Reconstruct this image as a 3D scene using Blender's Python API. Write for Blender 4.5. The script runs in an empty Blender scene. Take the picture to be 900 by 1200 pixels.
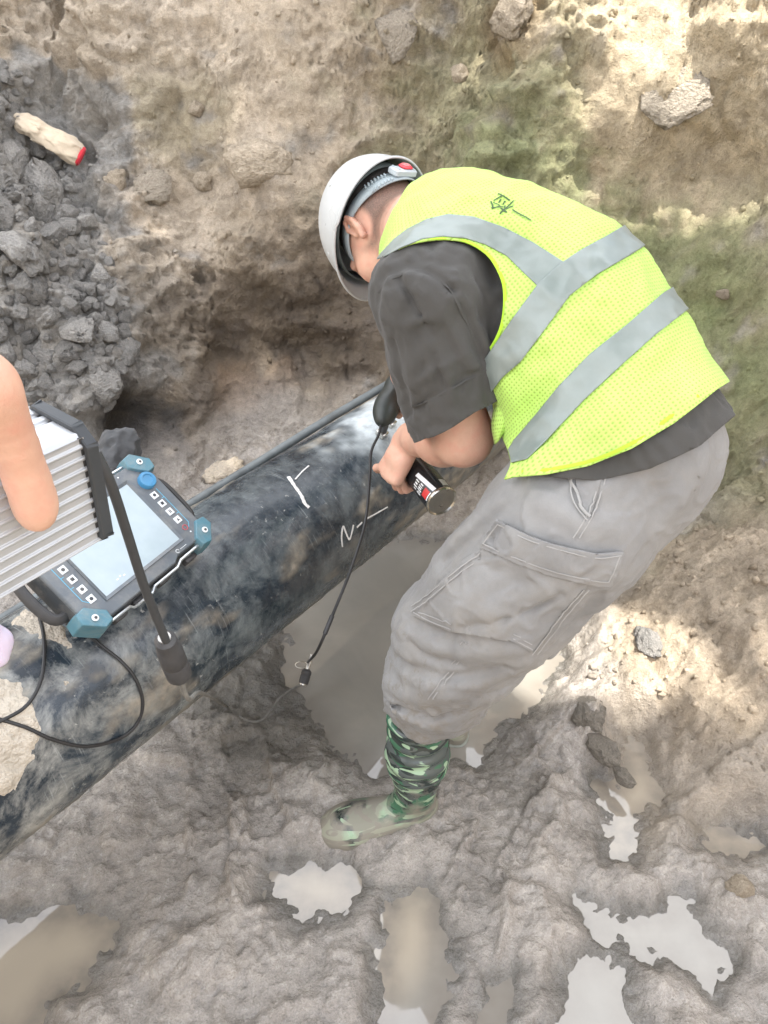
import bpy, math, random
import numpy as np
from mathutils import Vector, Matrix

# ------------------------------------------------------------------ camera, world, sun, exposure
scene = bpy.context.scene
SC = 1.1                                   # metres per working unit of the survey
FOC, TH, HC = 880.0, math.radians(35.0), 1.42 * SC
CF = np.array([0, math.cos(TH), -math.sin(TH)])
CU = np.array([0, math.sin(TH), math.cos(TH)])
CR = np.array([1.0, 0, 0])
CC = np.array([0, 0, HC])
cam_d = bpy.data.cameras.new("camera")
cam_d.sensor_fit = 'VERTICAL'
cam_d.sensor_height = 36.0
cam_d.sensor_width = 36.0
cam_d.lens = FOC / 1200 * 36
cam_d.clip_start, cam_d.clip_end = 0.02, 500
cam = bpy.data.objects.new("camera", cam_d)
scene.collection.objects.link(cam)
cam.location = CC
cam.rotation_euler = (math.pi / 2 - TH, 0, 0)
scene.camera = cam

SUN = np.array([0.20, -0.22, 0.95]); SUN /= np.linalg.norm(SUN)
world = bpy.data.worlds.new("World"); scene.world = world
world.use_nodes = True
wn = world.node_tree
sky = wn.nodes.new('ShaderNodeTexSky'); sky.sky_type = 'NISHITA'; sky.sun_disc = False
sky.sun_elevation = math.asin(SUN[2]); sky.sun_rotation = math.atan2(SUN[0], SUN[1])
sky.dust_density = 4.0; sky.air_density = 1.0; sky.ozone_density = 1.0
bg = wn.nodes['Background']; bg.inputs['Strength'].default_value = 0.15
# broken white cloud over the blue (a cloudy day)
wc = wn.nodes.new('ShaderNodeTexCoord'); wm = wn.nodes.new('ShaderNodeMapping'); wm.inputs['Scale'].default_value = (1, 1, 2.2)
wz = wn.nodes.new('ShaderNodeTexNoise'); wz.inputs['Scale'].default_value = 2.4; wz.inputs['Detail'].default_value = 6
wr = wn.nodes.new('ShaderNodeMapRange'); wr.inputs['From Min'].default_value = .36; wr.inputs['From Max'].default_value = .56
wx_ = wn.nodes.new('ShaderNodeMixRGB'); wx_.inputs['Color2'].default_value = (8.9, 9.0, 9.2, 1)
wn.links.new(wc.outputs['Generated'], wm.inputs[0]); wn.links.new(wm.outputs[0], wz.inputs['Vector']); wn.links.new(wz.outputs[0], wr.inputs['Value'])
wn.links.new(wr.outputs[0], wx_.inputs['Fac']); wn.links.new(sky.outputs[0], wx_.inputs['Color1']); wn.links.new(wx_.outputs[0], bg.inputs['Color'])
sun_d = bpy.data.lights.new("sun", 'SUN'); sun_d.energy = 3.9; sun_d.angle = math.radians(0.6); sun_d.color = (1, .95, .87)
sun = bpy.data.objects.new("sun", sun_d); scene.collection.objects.link(sun)
sun.rotation_euler = Vector(SUN).to_track_quat('Z', 'Y').to_euler(); sun.location = (3, 0, 8)
scene.view_settings.view_transform = 'Standard'
scene.view_settings.look = 'None'
scene.view_settings.gamma = 1.0
scene.view_settings.use_curve_mapping = False
scene.view_settings.exposure = 1.58
scene.render.engine = 'CYCLES'
scene.cycles.use_denoising = True
scene.cycles.max_bounces = 6

# ------------------------------------------------------------------ survey helpers (photo pixel + distance -> point in the place)
def at(px, py, d):
    return CC + (CF + CR * (px - 450) / FOC + CU * (600 - py) / FOC) * d * SC
def atz(px, py, z):
    v = CF + CR * (px - 450) / FOC + CU * (600 - py) / FOC
    return CC + v * ((z - HC) / v[2])
def proj(P):
    q = np.asarray(P, float) - CC
    d = q @ CF
    return np.stack([450 + FOC * (q @ CR) / d, 600 - FOC * (q @ CU) / d, d / SC], -1)
def scr(x, y, z):
    """direction given as right / up / towards the viewer, turned into world axes"""
    v = CR * x + CU * y - CF * z
    return v / np.linalg.norm(v)
def nrm(v):
    v = np.asarray(v, float)
    return v / np.linalg.norm(v, axis=-1, keepdims=True)
def rpx(px, d):
    return px * d * SC / FOC

# ------------------------------------------------------------------ noise
_rng = np.random.RandomState(7)
_perm = np.concatenate([_rng.permutation(512)] * 3).astype(np.int32)
_grad = nrm(_rng.normal(size=(512, 3))).astype(np.float32)
def perlin(P, seed=0):
    P = np.asarray(P, np.float32) + np.float32(seed * 17.31)
    i = np.floor(P).astype(np.int32); f = P - i; i &= 511
    w = f * f * f * (f * (f * 6 - 15) + 10)
    out = 0
    for dx in (0, 1):
        wx = w[:, 0] if dx else 1 - w[:, 0]
        hx = _perm[i[:, 0] + dx]
        for dy in (0, 1):
            wy = wx * (w[:, 1] if dy else 1 - w[:, 1])
            hy = _perm[hx + i[:, 1] + dy]
            for dz in (0, 1):
                g = _grad[_perm[hy + i[:, 2] + dz] & 511]
                out = out + wy * (w[:, 2] if dz else 1 - w[:, 2]) * (
                    g[:, 0] * (f[:, 0] - dx) + g[:, 1] * (f[:, 1] - dy) + g[:, 2] * (f[:, 2] - dz))
    return out * 1.5
def fbm(P, freq, octaves=4, seed=0, gain=.5, ridged=False):
    P = np.asarray(P, np.float32); a, s = 1.0, 0
    for k in range(octaves):
        n = perlin(P * freq, seed + k * 3)
        s = s + a * ((.35 - abs(n)) * 2 if ridged else n)
        freq *= 2.03; a *= gain
    return s
def sstep(a, b, x):
    t = np.clip((x - a) / (b - a), 0, 1)
    return t * t * (3 - 2 * t)
def poly_sd(Q, V):
    """signed distance (negative inside) of 2-D points to a polygon"""
    Q = np.asarray(Q, float); V = np.asarray(V, float)
    d = np.full(len(Q), 1e9); ins = np.zeros(len(Q), bool)
    for a, b in zip(V, np.roll(V, -1, 0)):
        e = b - a; w = Q - a
        t = np.clip((w @ e) / (e @ e), 0, 1)
        d = np.minimum(d, ((w - t[:, None] * e) ** 2).sum(1))
        c = (a[1] > Q[:, 1]) != (b[1] > Q[:, 1])
        if abs(b[1] - a[1]) > 1e-12:
            ins ^= c & (Q[:, 0] < (b[0] - a[0]) * (Q[:, 1] - a[1]) / (b[1] - a[1]) + a[0])
    d = np.sqrt(d)
    return np.where(ins, -d, d)

# ------------------------------------------------------------------ object helpers
COL = scene.collection
def tag(o, label=None, cat=None, group=None, kind=None):
    if label: o['label'] = label
    if cat: o['category'] = cat
    if group: o['group'] = group
    if kind: o['kind'] = kind
    return o
def thing(name, loc, label, cat, group=None):
    o = bpy.data.objects.new(name, None); COL.objects.link(o)
    o.location = [float(c) for c in loc]; o.empty_display_size = .05
    return tag(o, label, cat, group)
def world_loc(o):
    v = Vector((0, 0, 0))
    while o:
        v += o.location; o = o.parent
    return v
def adopt(o, parent):
    if parent is not None:
        o.parent = parent
        if o.type == 'MESH' and o.get('_w'):
            o.location = -world_loc(parent)
def mk(name, V, Fc, mat=None, parent=None, smooth=True, attr=None, uv=None, solid=0):
    me = bpy.data.meshes.new(name)
    V = np.asarray(V, np.float32)
    if isinstance(Fc, np.ndarray):
        k = Fc.shape[1]; n = len(Fc)
        me.vertices.add(len(V)); me.vertices.foreach_set('co', V.ravel())
        me.loops.add(n * k); me.loops.foreach_set('vertex_index', Fc.ravel().astype(np.int32))
        me.polygons.add(n)
        me.polygons.foreach_set('loop_start', np.arange(0, n * k, k, dtype=np.int32))
        me.update(calc_edges=True); me.validate()
    else:
        me.from_pydata(V.tolist(), [], [list(map(int, f)) for f in Fc]); me.update()
    if smooth:
        me.polygons.foreach_set('use_smooth', np.ones(len(me.polygons), bool))
    for nm, A in (attr or {}).items():
        A = np.asarray(A, np.float32)
        if A.ndim == 1:
            a = me.attributes.new(nm, 'FLOAT', 'POINT'); a.data.foreach_set('value', A)
        elif A.shape[1] == 2:
            a = me.attributes.new(nm, 'FLOAT2', 'POINT'); a.data.foreach_set('vector', A.ravel())
        else:
            a = me.attributes.new(nm, 'FLOAT_VECTOR', 'POINT'); a.data.foreach_set('vector', A.ravel())
    if mat: me.materials.append(mat)
    o = bpy.data.objects.new(name, me); COL.objects.link(o)
    o['_w'] = 1
    if parent is not None: adopt(o, parent)
    del o['_w']
    if solid:
        m = o.modifiers.new('thickness', 'SOLIDIFY'); m.thickness = solid; m.offset = 0
    return o
class MB:
    """collects shapes into one mesh"""
    def __init__(s): s.v = []; s.f = []; s.n = 0
    def add(s, V, Fc):
        V = np.asarray(V, float)
        s.f += [[int(i) + s.n for i in f] for f in Fc]; s.v.append(V); s.n += len(V); return s
    def box(s, c, h, ax=None, bev=.0):
        """box of half sizes h about c with axes ax (rows); bev chamfers the edges"""
        ax = np.eye(3) if ax is None else np.asarray(ax)
        h = np.asarray(h, float)
        if bev <= 0:
            V = [[x, y, z] for x in (-1, 1) for y in (-1, 1) for z in (-1, 1)]
            Fc = [(0, 1, 3, 2), (4, 6, 7, 5), (0, 4, 5, 1), (2, 3, 7, 6), (0, 2, 6, 4), (1, 5, 7, 3)]
            return s.add(c + (np.array(V) * h) @ ax, Fc)
        ring = []
        for z, ins in ((-h[2], bev), (-h[2] + bev, 0), (h[2] - bev, 0), (h[2], bev)):
            a, b = h[0] - ins, h[1] - ins
            ring.append([(-a + bev, -b), (a - bev, -b), (a, -b + bev), (a, b - bev), (a - bev, b), (-a + bev, b), (-a, b - bev), (-a, -b + bev)])
            ring[-1] = [(x, y, z) for x, y in ring[-1]]
        V = np.array(sum(ring, []))
        Fc = [[k * 8 + i, k * 8 + (i + 1) % 8, k * 8 + 8 + (i + 1) % 8, k * 8 + 8 + i] for k in range(3) for i in range(8)]
        Fc += [list(range(7, -1, -1)), list(range(24, 32))]
        return s.add(c + V @ ax, Fc)
    def prism(s, c, poly, z0, z1, ax, inset=0.0):
        """extruded polygon in the plane of ax[0], ax[1]; top ring drawn in by inset"""
        P = np.asarray(poly, float); n = len(P); ctr = P.mean(0)
        T = ctr + (P - ctr) * (1 - inset)
        zb = z1 - (z1 - z0) * .3 if inset else z1
        R = [np.c_[P, np.full(n, z0)], np.c_[P, np.full(n, zb)]]
        if inset: R.append(np.c_[T, np.full(n, z1)])
        V = np.concatenate(R); m = len(R)
        Fc = [[k * n + i, k * n + (i + 1) % n, (k + 1) * n + (i + 1) % n, (k + 1) * n + i] for k in range(m - 1) for i in range(n)]
        Fc += [list(range(n - 1, -1, -1)), list(range((m - 1) * n, m * n))]
        return s.add(c + V @ np.asarray(ax), Fc)
    def lathe(s, c, axis, prof, seg=24, cap=True):
        """prof: list of (radius, height) along axis"""
        a = nrm(axis); h = np.array([0, 0, 1.0]) if abs(a[2]) < .9 else np.array([1.0, 0, 0])
        x = nrm(np.cross(h, a)); y = np.cross(a, x)
        t = np.linspace(0, 2 * np.pi, seg, endpoint=False)
        V = np.concatenate([c + a * z + r * (np.cos(t)[:, None] * x + np.sin(t)[:, None] * y) for r, z in prof])
        m = len(prof)
        Fc = [[k * seg + i, k * seg + (i + 1) % seg, (k + 1) * seg + (i + 1) % seg, (k + 1) * seg + i] for k in range(m - 1) for i in range(seg)]
        if cap: Fc += [list(range(seg - 1, -1, -1)), list(range((m - 1) * seg, m * seg))]
        return s.add(V, Fc)
    def tube(s, pts, r, seg=10, cap=True, flat=1.0, up=None):
        P = np.asarray(pts, float); n = len(P)
        r = np.broadcast_to(np.asarray(r, float), (n,))
        T = nrm(np.gradient(P, axis=0))
        u = np.array([0, 0, 1.0]) if up is None else np.asarray(up, float)
        if up is None and abs(T[0] @ u) > .9: u = np.array([1.0, 0, 0])
        t = np.linspace(0, 2 * np.pi, seg, endpoint=False); V = []
        for k in range(n):
            uu = u[k] if (up is not None and u.ndim == 2) else u
            x = nrm(uu - T[k] * (uu @ T[k])); y = np.cross(T[k], x)
            if not (up is not None): u = x
            V.append(P[k] + r[k] * (np.cos(t)[:, None] * x * flat + np.sin(t)[:, None] * y))
        Fc = [[k * seg + i, k * seg + (i + 1) % seg, (k + 1) * seg + (i + 1) % seg, (k + 1) * seg + i] for k in range(n - 1) for i in range(seg)]
        if cap: Fc += [list(range(seg - 1, -1, -1)), list(range((n - 1) * seg, n * seg))]
        return s.add(np.concatenate(V), Fc)
    def build(s, name, mat, parent=None, smooth=True, bevel=0, angle=None):
        o = mk(name, np.concatenate(s.v), s.f, mat, parent, smooth)
        if smooth and angle is not False:
            o.data.set_sharp_from_angle(angle=math.radians(angle or 38))
        if bevel:
            b = o.modifiers.new('bevel', 'BEVEL'); b.width = bevel; b.segments = 2; b.limit_method = 'ANGLE'
        return o
def spline(pts, n=40):
    """Catmull-Rom through the points"""
    P = np.asarray(pts, float)
    P = np.concatenate([[2 * P[0] - P[1]], P, [2 * P[-1] - P[-2]]])
    out = []
    m = len(P) - 3
    for u in np.linspace(0, m - 1e-6, n):
        k = int(u); t = u - k
        a, b, c, d = P[k:k + 4]
        out.append(.5 * (2 * b + (c - a) * t + (2 * a - 5 * b + 4 * c - d) * t * t + (3 * b - a - 3 * c + d) * t ** 3))
    return np.array(out)

# ------------------------------------------------------------------ material helpers
class NT:
    def __init__(s, name):
        s.m = bpy.data.materials.new(name); s.m.use_nodes = True
        s.t = s.m.node_tree; s.b = s.t.nodes['Principled BSDF']
    def n(s, typ, **kw):
        nd = s.t.nodes.new('ShaderNode' + typ)
        for k, v in kw.items():
            if k.startswith('_'): setattr(nd, k[1:], v)
            else:
                key = int(k[1:]) if k[0] == 'i' and k[1:].isdigit() else k
                inp = nd.inputs[key]
                if isinstance(v, bpy.types.NodeSocket): s.t.links.new(v, inp)
                else: inp.default_value = v
        return nd
    def math(s, op, a, b=0.0, c=None):
        nd = s.n('Math', _operation=op, i0=a, i1=b)
        if c is not None: nd.inputs[2].default_value = c
        return nd.outputs[0]
    def mix(s, f, a, b, mode='MIX'):
        nd = s.n('MixRGB', _blend_type=mode, Fac=f)
        for k, v in (('Color1', a), ('Color2', b)):
            if isinstance(v, bpy.types.NodeSocket): s.t.links.new(v, nd.inputs[k])
            else: nd.inputs[k].default_value = (*v, 1) if len(v) == 3 else v
        return nd.outputs[0]
    def noise(s, vec, scale, detail=4, rough=.55, dist=0.0):
        return s.n('TexNoise', Vector=vec, Scale=scale, Detail=detail, Roughness=rough, Distortion=dist).outputs[0]
    def ramp(s, f, lo, hi, a=0.0, b=1.0):
        return s.n('MapRange', Value=f, **{'From Min': lo, 'From Max': hi, 'To Min': a, 'To Max': b}).outputs[0]
    def obj(s): return s.n('TexCoord').outputs['Object']
    def scale(s, v, x, y, z, rot=(0, 0, 0)):
        return s.n('Mapping', Vector=v, Scale=(x, y, z), Rotation=rot).outputs[0]
    def attr(s, name, out='Vector'):
        return s.n('Attribute', _attribute_name=name).outputs[out]
    def set(s, **kw):
        for k, v in kw.items():
            k = {'color': 'Base Color', 'rough': 'Roughness', 'metal': 'Metallic', 'spec': 'Specular IOR Level', 'sheen': 'Sheen Weight',
                 'sss': 'Subsurface Weight', 'normal': 'Normal', 'coat': 'Coat Weight'}.get(k, k)
            if isinstance(v, bpy.types.NodeSocket): s.t.links.new(v, s.b.inputs[k])
            else:
                if k == 'Base Color' and len(v) == 3: v = (*v, 1)
                s.b.inputs[k].default_value = v
        return s
    def bump(s, h, strength=.5, dist=.01, normal=None):
        nd = s.n('Bump', Height=h, Strength=strength, Distance=dist)
        if normal is not None: s.t.links.new(normal, nd.inputs['Normal'])
        return nd.outputs[0]
def plain(name, col, rough=.5, metal=0.0, vary=.12, scale=30, bump=0.0, spec=.5, dust=0.0):
    t = NT(name); v = t.obj()
    n = t.noise(v, scale, 5)
    c = t.mix(t.ramp(n, .3, .7), tuple(x * (1 - vary) for x in col), tuple(min(1, x * (1 + vary)) for x in col))
    if dust: c = t.mix(t.ramp(t.noise(v, 22, 7, .75, .5), .46, .70, 0, dust), c, (.36, .33, .28))
    t.set(color=c, rough=t.ramp(t.noise(v, scale * .6, 3), .3, .7, max(0, rough - .07), min(1, rough + .07)), metal=metal, spec=spec)
    if bump: t.set(normal=t.bump(t.noise(v, scale * 3, 4), bump, .002))
    return t.m

# ------------------------------------------------------------------ the ground: pit floor, walls and the field beyond, one sheet
FOOT = np.array([(-4.2, 1.5), (-2.2, 1.72), (-1.35, 1.80), (-.85, 2.02), (-.55, 2.38), (-.08, 2.40), (.12, 2.14), (.48, 2.12), (.84, 1.98),
                 (1.0, 1.72), (1.12, 1.4), (1.45, 1.12), (2.1, .6), (2.6, -.8), (1.9, -2.3), (-1, -2.6), (-3.6, -2.0), (-4.6, 0)]) 
DEPTH = 2.5
def pw(*pts): return np.array([atz(x, y, 0.0)[:2] for x, y in pts])
POOLS = [   # outlines of the standing water on the pit floor
    pw((330, 775), (338, 742), (300, 700), (380, 650), (470, 632), (520, 634), (585, 650), (640, 700), (660, 770), (622, 830), (585, 850), (560, 900), (500, 880), (440, 905), (395, 880), (365, 840), (345, 815)),
    pw((735, 862), (752, 868), (765, 900), (781, 930), (770, 948), (748, 962), (737, 1003), (714, 1000), (712, 968), (716, 945), (693, 925), (694, 914), (722, 920), (733, 900)),
    pw((822, 972), (850, 972), (888, 985), (886, 998), (850, 1000), (826, 988)),
    pw((462, 1050), (500, 1040), (512, 1062), (522, 1100), (530, 1140), (518, 1180), (500, 1230), (440, 1240), (445, 1120)),
    pw((672, 1050), (700, 1068), (760, 1075), (802, 1060), (830, 1100), (850, 1130), (835, 1160), (780, 1120), (740, 1118), (700, 1090)),
    pw((655, 1140), (690, 1128), (735, 1132), (742, 1170), (735, 1230), (640, 1230), (664, 1180)),
    pw((570, 1160), (602, 1140), (600, 1172), (585, 1230), (555, 1230)),
    pw((350, 1012), (395, 1016), (420, 1040), (405, 1075), (355, 1082), (318, 1050), (322, 1020)),
    pw((20, 1080), (90, 1062), (140, 1085), (120, 1130), (70, 1165), (20, 1230), (-80, 1230), (-60, 1120)),
]
def foot_sd(x, y):
    return poly_sd(np.c_[x, y], FOOT)
def base_h(x, y):
    x = np.asarray(x, float); y = np.asarray(y, float)
    s = foot_sd(x, y)
    q = np.c_[x, y, np.zeros_like(x)]
    s = s + .10 * fbm(q, 1.3, 3, 5)
    k = 2.5 - .9 * sstep(-.75, -1.15, x)                         # the spoil slope on the left is gentler
    k = np.where(y < 0, 1.3, k)
    wall = np.where(s > 0, k * s, 0)
    wall = wall - np.maximum(0, wall - DEPTH)                     # level field on top
    talus = .13 * np.exp(np.minimum(s, 0) / .11) * (.4 + .6 * sstep(.15, .0, s)) * sstep(.2, -.1, s)
    bank = .26 * np.exp(-(((x - 1.0) / .42) ** 2 + ((y - 1.5) / .42) ** 2))   # dry bank on the right
    floor = .025 + .02 * fbm(q, 2.2, 3, 11) + talus + bank * sstep(.25, -.05, s)
    return np.where(s > 0, np.maximum(floor, 0) * sstep(.4, 0, s) + wall, floor)
def ground_hit(px, py):
    v = CF + CR * (px - 450) / FOC + CU * (600 - py) / FOC
    t = np.linspace(.4, 6, 1500)
    P = CC + t[:, None] * v
    b = P[:, 2] < base_h(P[:, 0], P[:, 1])
    return P[np.argmax(b)] if b.any() else P[-1]

def axis_coords(lo, hi, segs, far):
    xs = [lo]
    for e, st in segs:
        n = max(1, round((e - xs[-1]) / st)); xs += list(np.linspace(xs[-1], e, n + 1)[1:])
    a, st = [], .05
    x = lo
    while x > -far: x -= st; st *= 1.28; a.append(x)
    b, st, x = [], .05, xs[-1]
    while x < far: x += st; st *= 1.28; b.append(x)
    return np.array(a[::-1] + xs + b)
gx = axis_coords(-1.9, 1.9, [(1.9, .0065)], 90)
gy = axis_coords(.25, 3.1, [(1.75, .0065), (3.15, .0040)], 90)
GX, GY = np.meshgrid(gx, gy, indexing='ij')
X, Y = GX.ravel(), GY.ravel()
near = (X > -2.1) & (X < 2.1) & (Y > .0) & (Y < 3.5)
Hb = base_h(X, Y)
hh = Hb.reshape(GX.shape)
dzx = np.gradient(hh, gx, axis=0).ravel(); dzy = np.gradient(hh, gy, axis=1).ravel()
Nb = nrm(np.c_[-dzx, -dzy, np.ones_like(dzx)])
P0 = np.c_[X, Y, Hb]
sN = foot_sd(X[near], Y[near]); Pn = P0[near]
wallness = sstep(-.02, .14, sN)
pool = np.full(len(Pn), 9.0)
for V in POOLS: pool = np.minimum(pool, poly_sd(Pn[:, :2], V))
pool = pool + .022 * fbm(Pn, 14, 3, 31)
ztop = ground_hit(20, 92)[2]
heap = sstep(-.62, -1.0, Pn[:, 0] + .12 * fbm(Pn, 2.5, 3, 40)) * wallness * sstep(ztop + .10, ztop - .08, Pn[:, 2] + .08 * fbm(Pn, 5, 2, 41))       # clod slope on the left
# wall relief: broad scoops, broken ledges, lumps, grit
big = fbm(Pn, 2.1, 3, 50)
led = fbm(Pn * [1, 1, 1.7], 4.5, 4, 60, ridged=True)
med = fbm(Pn, 11, 3, 70)
lump = fbm(Pn, 24, 3, 80, ridged=True)
fine = fbm(Pn, 62, 2, 90)
scoop = sstep(-.25, .25, fbm(Pn, 1.7, 2, 200))                     # some places are smeared smooth by the digger bucket
rough = 1 - .8 * scoop
groove = fbm(Pn @ np.array([[1, .35, .1], [-.2, .9, .2], [0, -.3, .22]]).T * [1, 1, .35], 8, 3, 85, ridged=True)   # strokes of the digger teeth down the face
dw = .085 * big + .042 * led * rough + .015 * med * (rough + .15) + .011 * lump * (rough * .8 + .1) + .0065 * fine * (rough + .35) + .010 * groove * (.3 + scoop)
crack = np.maximum(0, 1 - 7 * np.abs(perlin(Pn * 3.3 + .35 * fbm(Pn, 4, 3, 86)[:, None], 87))) * sstep(0, .4, fbm(Pn, 2.2, 2, 88))
crack2 = np.maximum(0, 1 - 5 * np.abs(perlin(Pn * 9 + .3 * fbm(Pn, 9, 3, 89)[:, None], 91))) * sstep(-.1, .4, fbm(Pn, 3, 2, 92))
dw = dw - .022 * crack - .011 * crack2
dw = dw + heap * (.03 * fbm(Pn, 9, 3, 95, ridged=True))
# the floor: trampled mud
mud = .032 * fbm(Pn, 5.0, 3, 110) + .014 * fbm(Pn, 10, 3, 120, ridged=True) + .008 * fbm(Pn, 28, 3, 130, ridged=True) * sstep(-.3, .4, fbm(Pn, 4, 2, 125)) + .0055 * fbm(Pn, 65, 2, 140)
dry = np.exp(-(((Pn[:, 0] - 1.0) / .40) ** 2 + ((Pn[:, 1] - 1.45) / .36) ** 2)) 
cleft = np.maximum(0, 1 - 4.5 * np.abs(perlin(Pn * 8.5 + .25 * fbm(Pn, 6, 2, 126)[:, None], 127))) ** 1.4 * sstep(-.25, .3, fbm(Pn, 3, 2, 128))
cleft2 = np.maximum(0, 1 - 4 * np.abs(perlin(Pn * 21 + .3 * fbm(Pn, 14, 2, 129)[:, None], 131))) ** 1.4 * sstep(-.1, .4, fbm(Pn, 5, 2, 132))
mud = mud - .016 * cleft - .008 * cleft2                          # clefts between the trodden clods
for bx_, by_, ang_, am_ in ((575, 985, .5, 1), (640, 905, .9, .8), (300, 925, -.4, .9), (250, 1010, -.2, .8), (560, 1110, .2, .9), (830, 905, 1.1, .6)):   # boot prints
    c_ = atz(bx_, by_, 0); u_ = np.array([math.sin(ang_), math.cos(ang_)]); d_ = Pn[:, :2] - c_[:2]
    a_ = d_ @ u_; b_ = d_ @ np.array([u_[1], -u_[0]]) + .006 * fbm(Pn, 20, 2, 133)
    wdt = .040 - .010 * np.exp(-((a_ + .03) / .04) ** 2)
    e_ = np.maximum(np.abs(a_) / .135, np.abs(b_) / wdt)
    mud = mud + am_ * (-.020 * sstep(1.12, .85, e_) + .009 * np.exp(-((e_ - 1.25) / .16) ** 2) - .004 * sstep(1, .8, e_) * np.sign(np.sin(a_ * 190)))
mud = mud + dry * (.018 * fbm(Pn, 16, 3, 150, ridged=True) + .008 * fbm(Pn, 45, 2, 151))
shore = sstep(0, .05, pool)
z_floor = Pn[:, 2] + mud
rim = .007 * fbm(Pn, 26, 3, 135) + .004 * fbm(Pn, 60, 2, 136)                 # ragged water line, small islands and films of water
z_floor = np.where(pool > 0, np.maximum(z_floor, .004 + .16 * np.minimum(pool, .09) + rim) * sstep(0, .10, pool) + (.28 * pool + rim * 1.15) * (1 - sstep(0, .10, pool)), .28 * pool + rim * sstep(-.06, 0, pool))
z_floor = np.where(pool > .10, np.maximum(z_floor, .004), z_floor)
flo = Pn.copy(); flo[:, 2] = z_floor
# broad forms cut and pushed at particular spots: (pixel spot, radius, out of the wall +/-)
FORMS = [((172, 508), .13, -.30), ((330, 420), .22, -.12), ((420, 330), .16, -.07), ((780, 110), .26, .10), ((860, 60), .2, .10), ((840, 190), .16, -.05), ((620, 20), .12, .07),
         ((470, 45), .10, .04), ((310, 195), .09, .05), ((870, 640), .16, .06), ((820, 690), .1, -.05), ((200, 120), .25, -.05), ((560, 560), .14, .05), ((250, 330), .16, .04)]
dform = 0
for (px, py), rr, am in FORMS:
    c = ground_hit(px, py)
    dform = dform + am * np.exp(-(((Pn - c) ** 2).sum(1)) / rr ** 2)
wal = Pn + Nb[near] * (dw + dform)[:, None]
Pf = flo * (1 - wallness[:, None]) + wal * wallness[:, None]
P0[near] = Pf
far = ~near
P0[far, 2] += .02 * fbm(P0[far], 3, 3, 3)

# soil colours: kinds of earth at their places, plus painted vest glow and recess shade
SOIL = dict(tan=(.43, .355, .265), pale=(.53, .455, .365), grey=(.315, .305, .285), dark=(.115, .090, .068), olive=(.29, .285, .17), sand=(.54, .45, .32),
            mudw=(.445, .405, .36), rust=(.25, .16, .09), wetdark=(.17, .16, .14), bank=(.48, .40, .305), hollow_shade=(.050, .047, .045), vest_glow=(.205, .255, .105))
col = np.tile(np.array(SOIL['tan']), (len(Pf), 1)); wet = np.full(len(Pf), .0)
nz = fbm(Pf, 6, 3, 160) * .5; nz2 = fbm(Pf, 17, 3, 170) * .5
def zone(mask, kind, w=None):
    global col, wet
    m = np.clip(mask, 0, 1)
    col = col * (1 - m[:, None]) + np.array(SOIL[kind]) * m[:, None]
    if w is not None: wet = wet * (1 - m) + w * m
def blob(px, py, rad, hard=.5, amp=1.0):
    c = ground_hit(px, py)
    q = ((Pn - c) ** 2).sum(1) ** .5 / rad + nz * .9 + nz2 * .5
    return amp * sstep(1 + hard, 1 - hard, q)
zone(blob(120, 40, .4), 'pale', 0); zone(blob(330, 110, .35, .6, .5), 'pale'); zone(blob(210, 140, .16, .6, .35), 'olive')
zone(blob(640, 260, .55, .6, .75), 'olive'); zone(blob(800, 420, .45, .6, .8), 'olive'); zone(blob(560, 90, .3, .6, .5), 'olive')  # olive clay, also tinted with the green cast around the vest
zone(blob(840, 560, .35, .5, .6), 'olive'); zone(blob(670, 225, .24, .9, .4), 'vest_glow'); zone(blob(565, 195, .12, .9, .3), 'vest_glow'); zone(blob(800, 320, .22, .9, .4), 'vest_glow'); zone(blob(850, 430, .2, .9, .4), 'vest_glow')  # last four blobs: green glow of the vest painted into the wall colour
zone(sstep(.1, .8, heap + nz * 1.1 + nz2 * .6), 'grey', .1)
zone(blob(210, 270, .22, .5, .8), 'pale'); zone(blob(300, 195, .12, .4, .9), 'pale'); zone(blob(180, 390, .2, .5, .5), 'grey')
zone(blob(300, 405, .26, .5, .95), 'dark', .2); zone(blob(420, 390, .28, .5, .9), 'dark', .2); zone(blob(360, 330, .2, .6, .6), 'dark', .2); zone(blob(250, 470, .22, .5, .8), 'dark', .3)  # dark brown earth, with the shade of the recess painted in
zone(blob(172, 510, .15, .3, 1.0), 'hollow_shade', .3); zone(blob(275, 460, .09, .4, .6), 'rust'); zone(blob(330, 440, .07, .4, .5), 'rust')  # first blob: shade inside the hollow painted near black
zone(blob(560, 560, .2, .5, .9), 'wetdark', .5); zone(blob(530, 500, .2, .5, .8), 'wetdark', .4)
zone(blob(820, 90, .34, .35, .95), 'sand', 0); zone(blob(730, 120, .14, .35, .9), 'sand', 0); zone(blob(625, 50, .06, .3, .8), 'sand', 0)
zone(blob(600, 30, .10, .4, .6), 'rust')
fl = 1 - wallness
zone(fl * sstep(.55, .2, dry + nz * .3), 'mudw', .85)
zone(fl * sstep(.30, .6, dry + nz * .35), 'bank', .1)
zone(fl * sstep(.05, .0, pool) * .9, 'wetdark', 1.0); zone(fl * sstep(.040, .008, Pf[:, 2]) * .30 * sstep(.5, .2, dry), 'wetdark', 1.0)
zone(fl * blob(330, 830, .2, .5, .9), 'wetdark', .7); zone(fl * blob(300, 790, .14, .5, .9), 'wetdark', .7)
zone(fl * blob(590, 870, .16, .5, .6), 'wetdark', .8); zone(fl * blob(800, 870, .2, .5, .5), 'bank', .3)
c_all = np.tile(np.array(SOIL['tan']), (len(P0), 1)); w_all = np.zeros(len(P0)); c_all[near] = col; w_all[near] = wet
nx_, ny_ = len(gx), len(gy)
ii = np.arange(nx_ * ny_).reshape(nx_, ny_)
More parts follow.
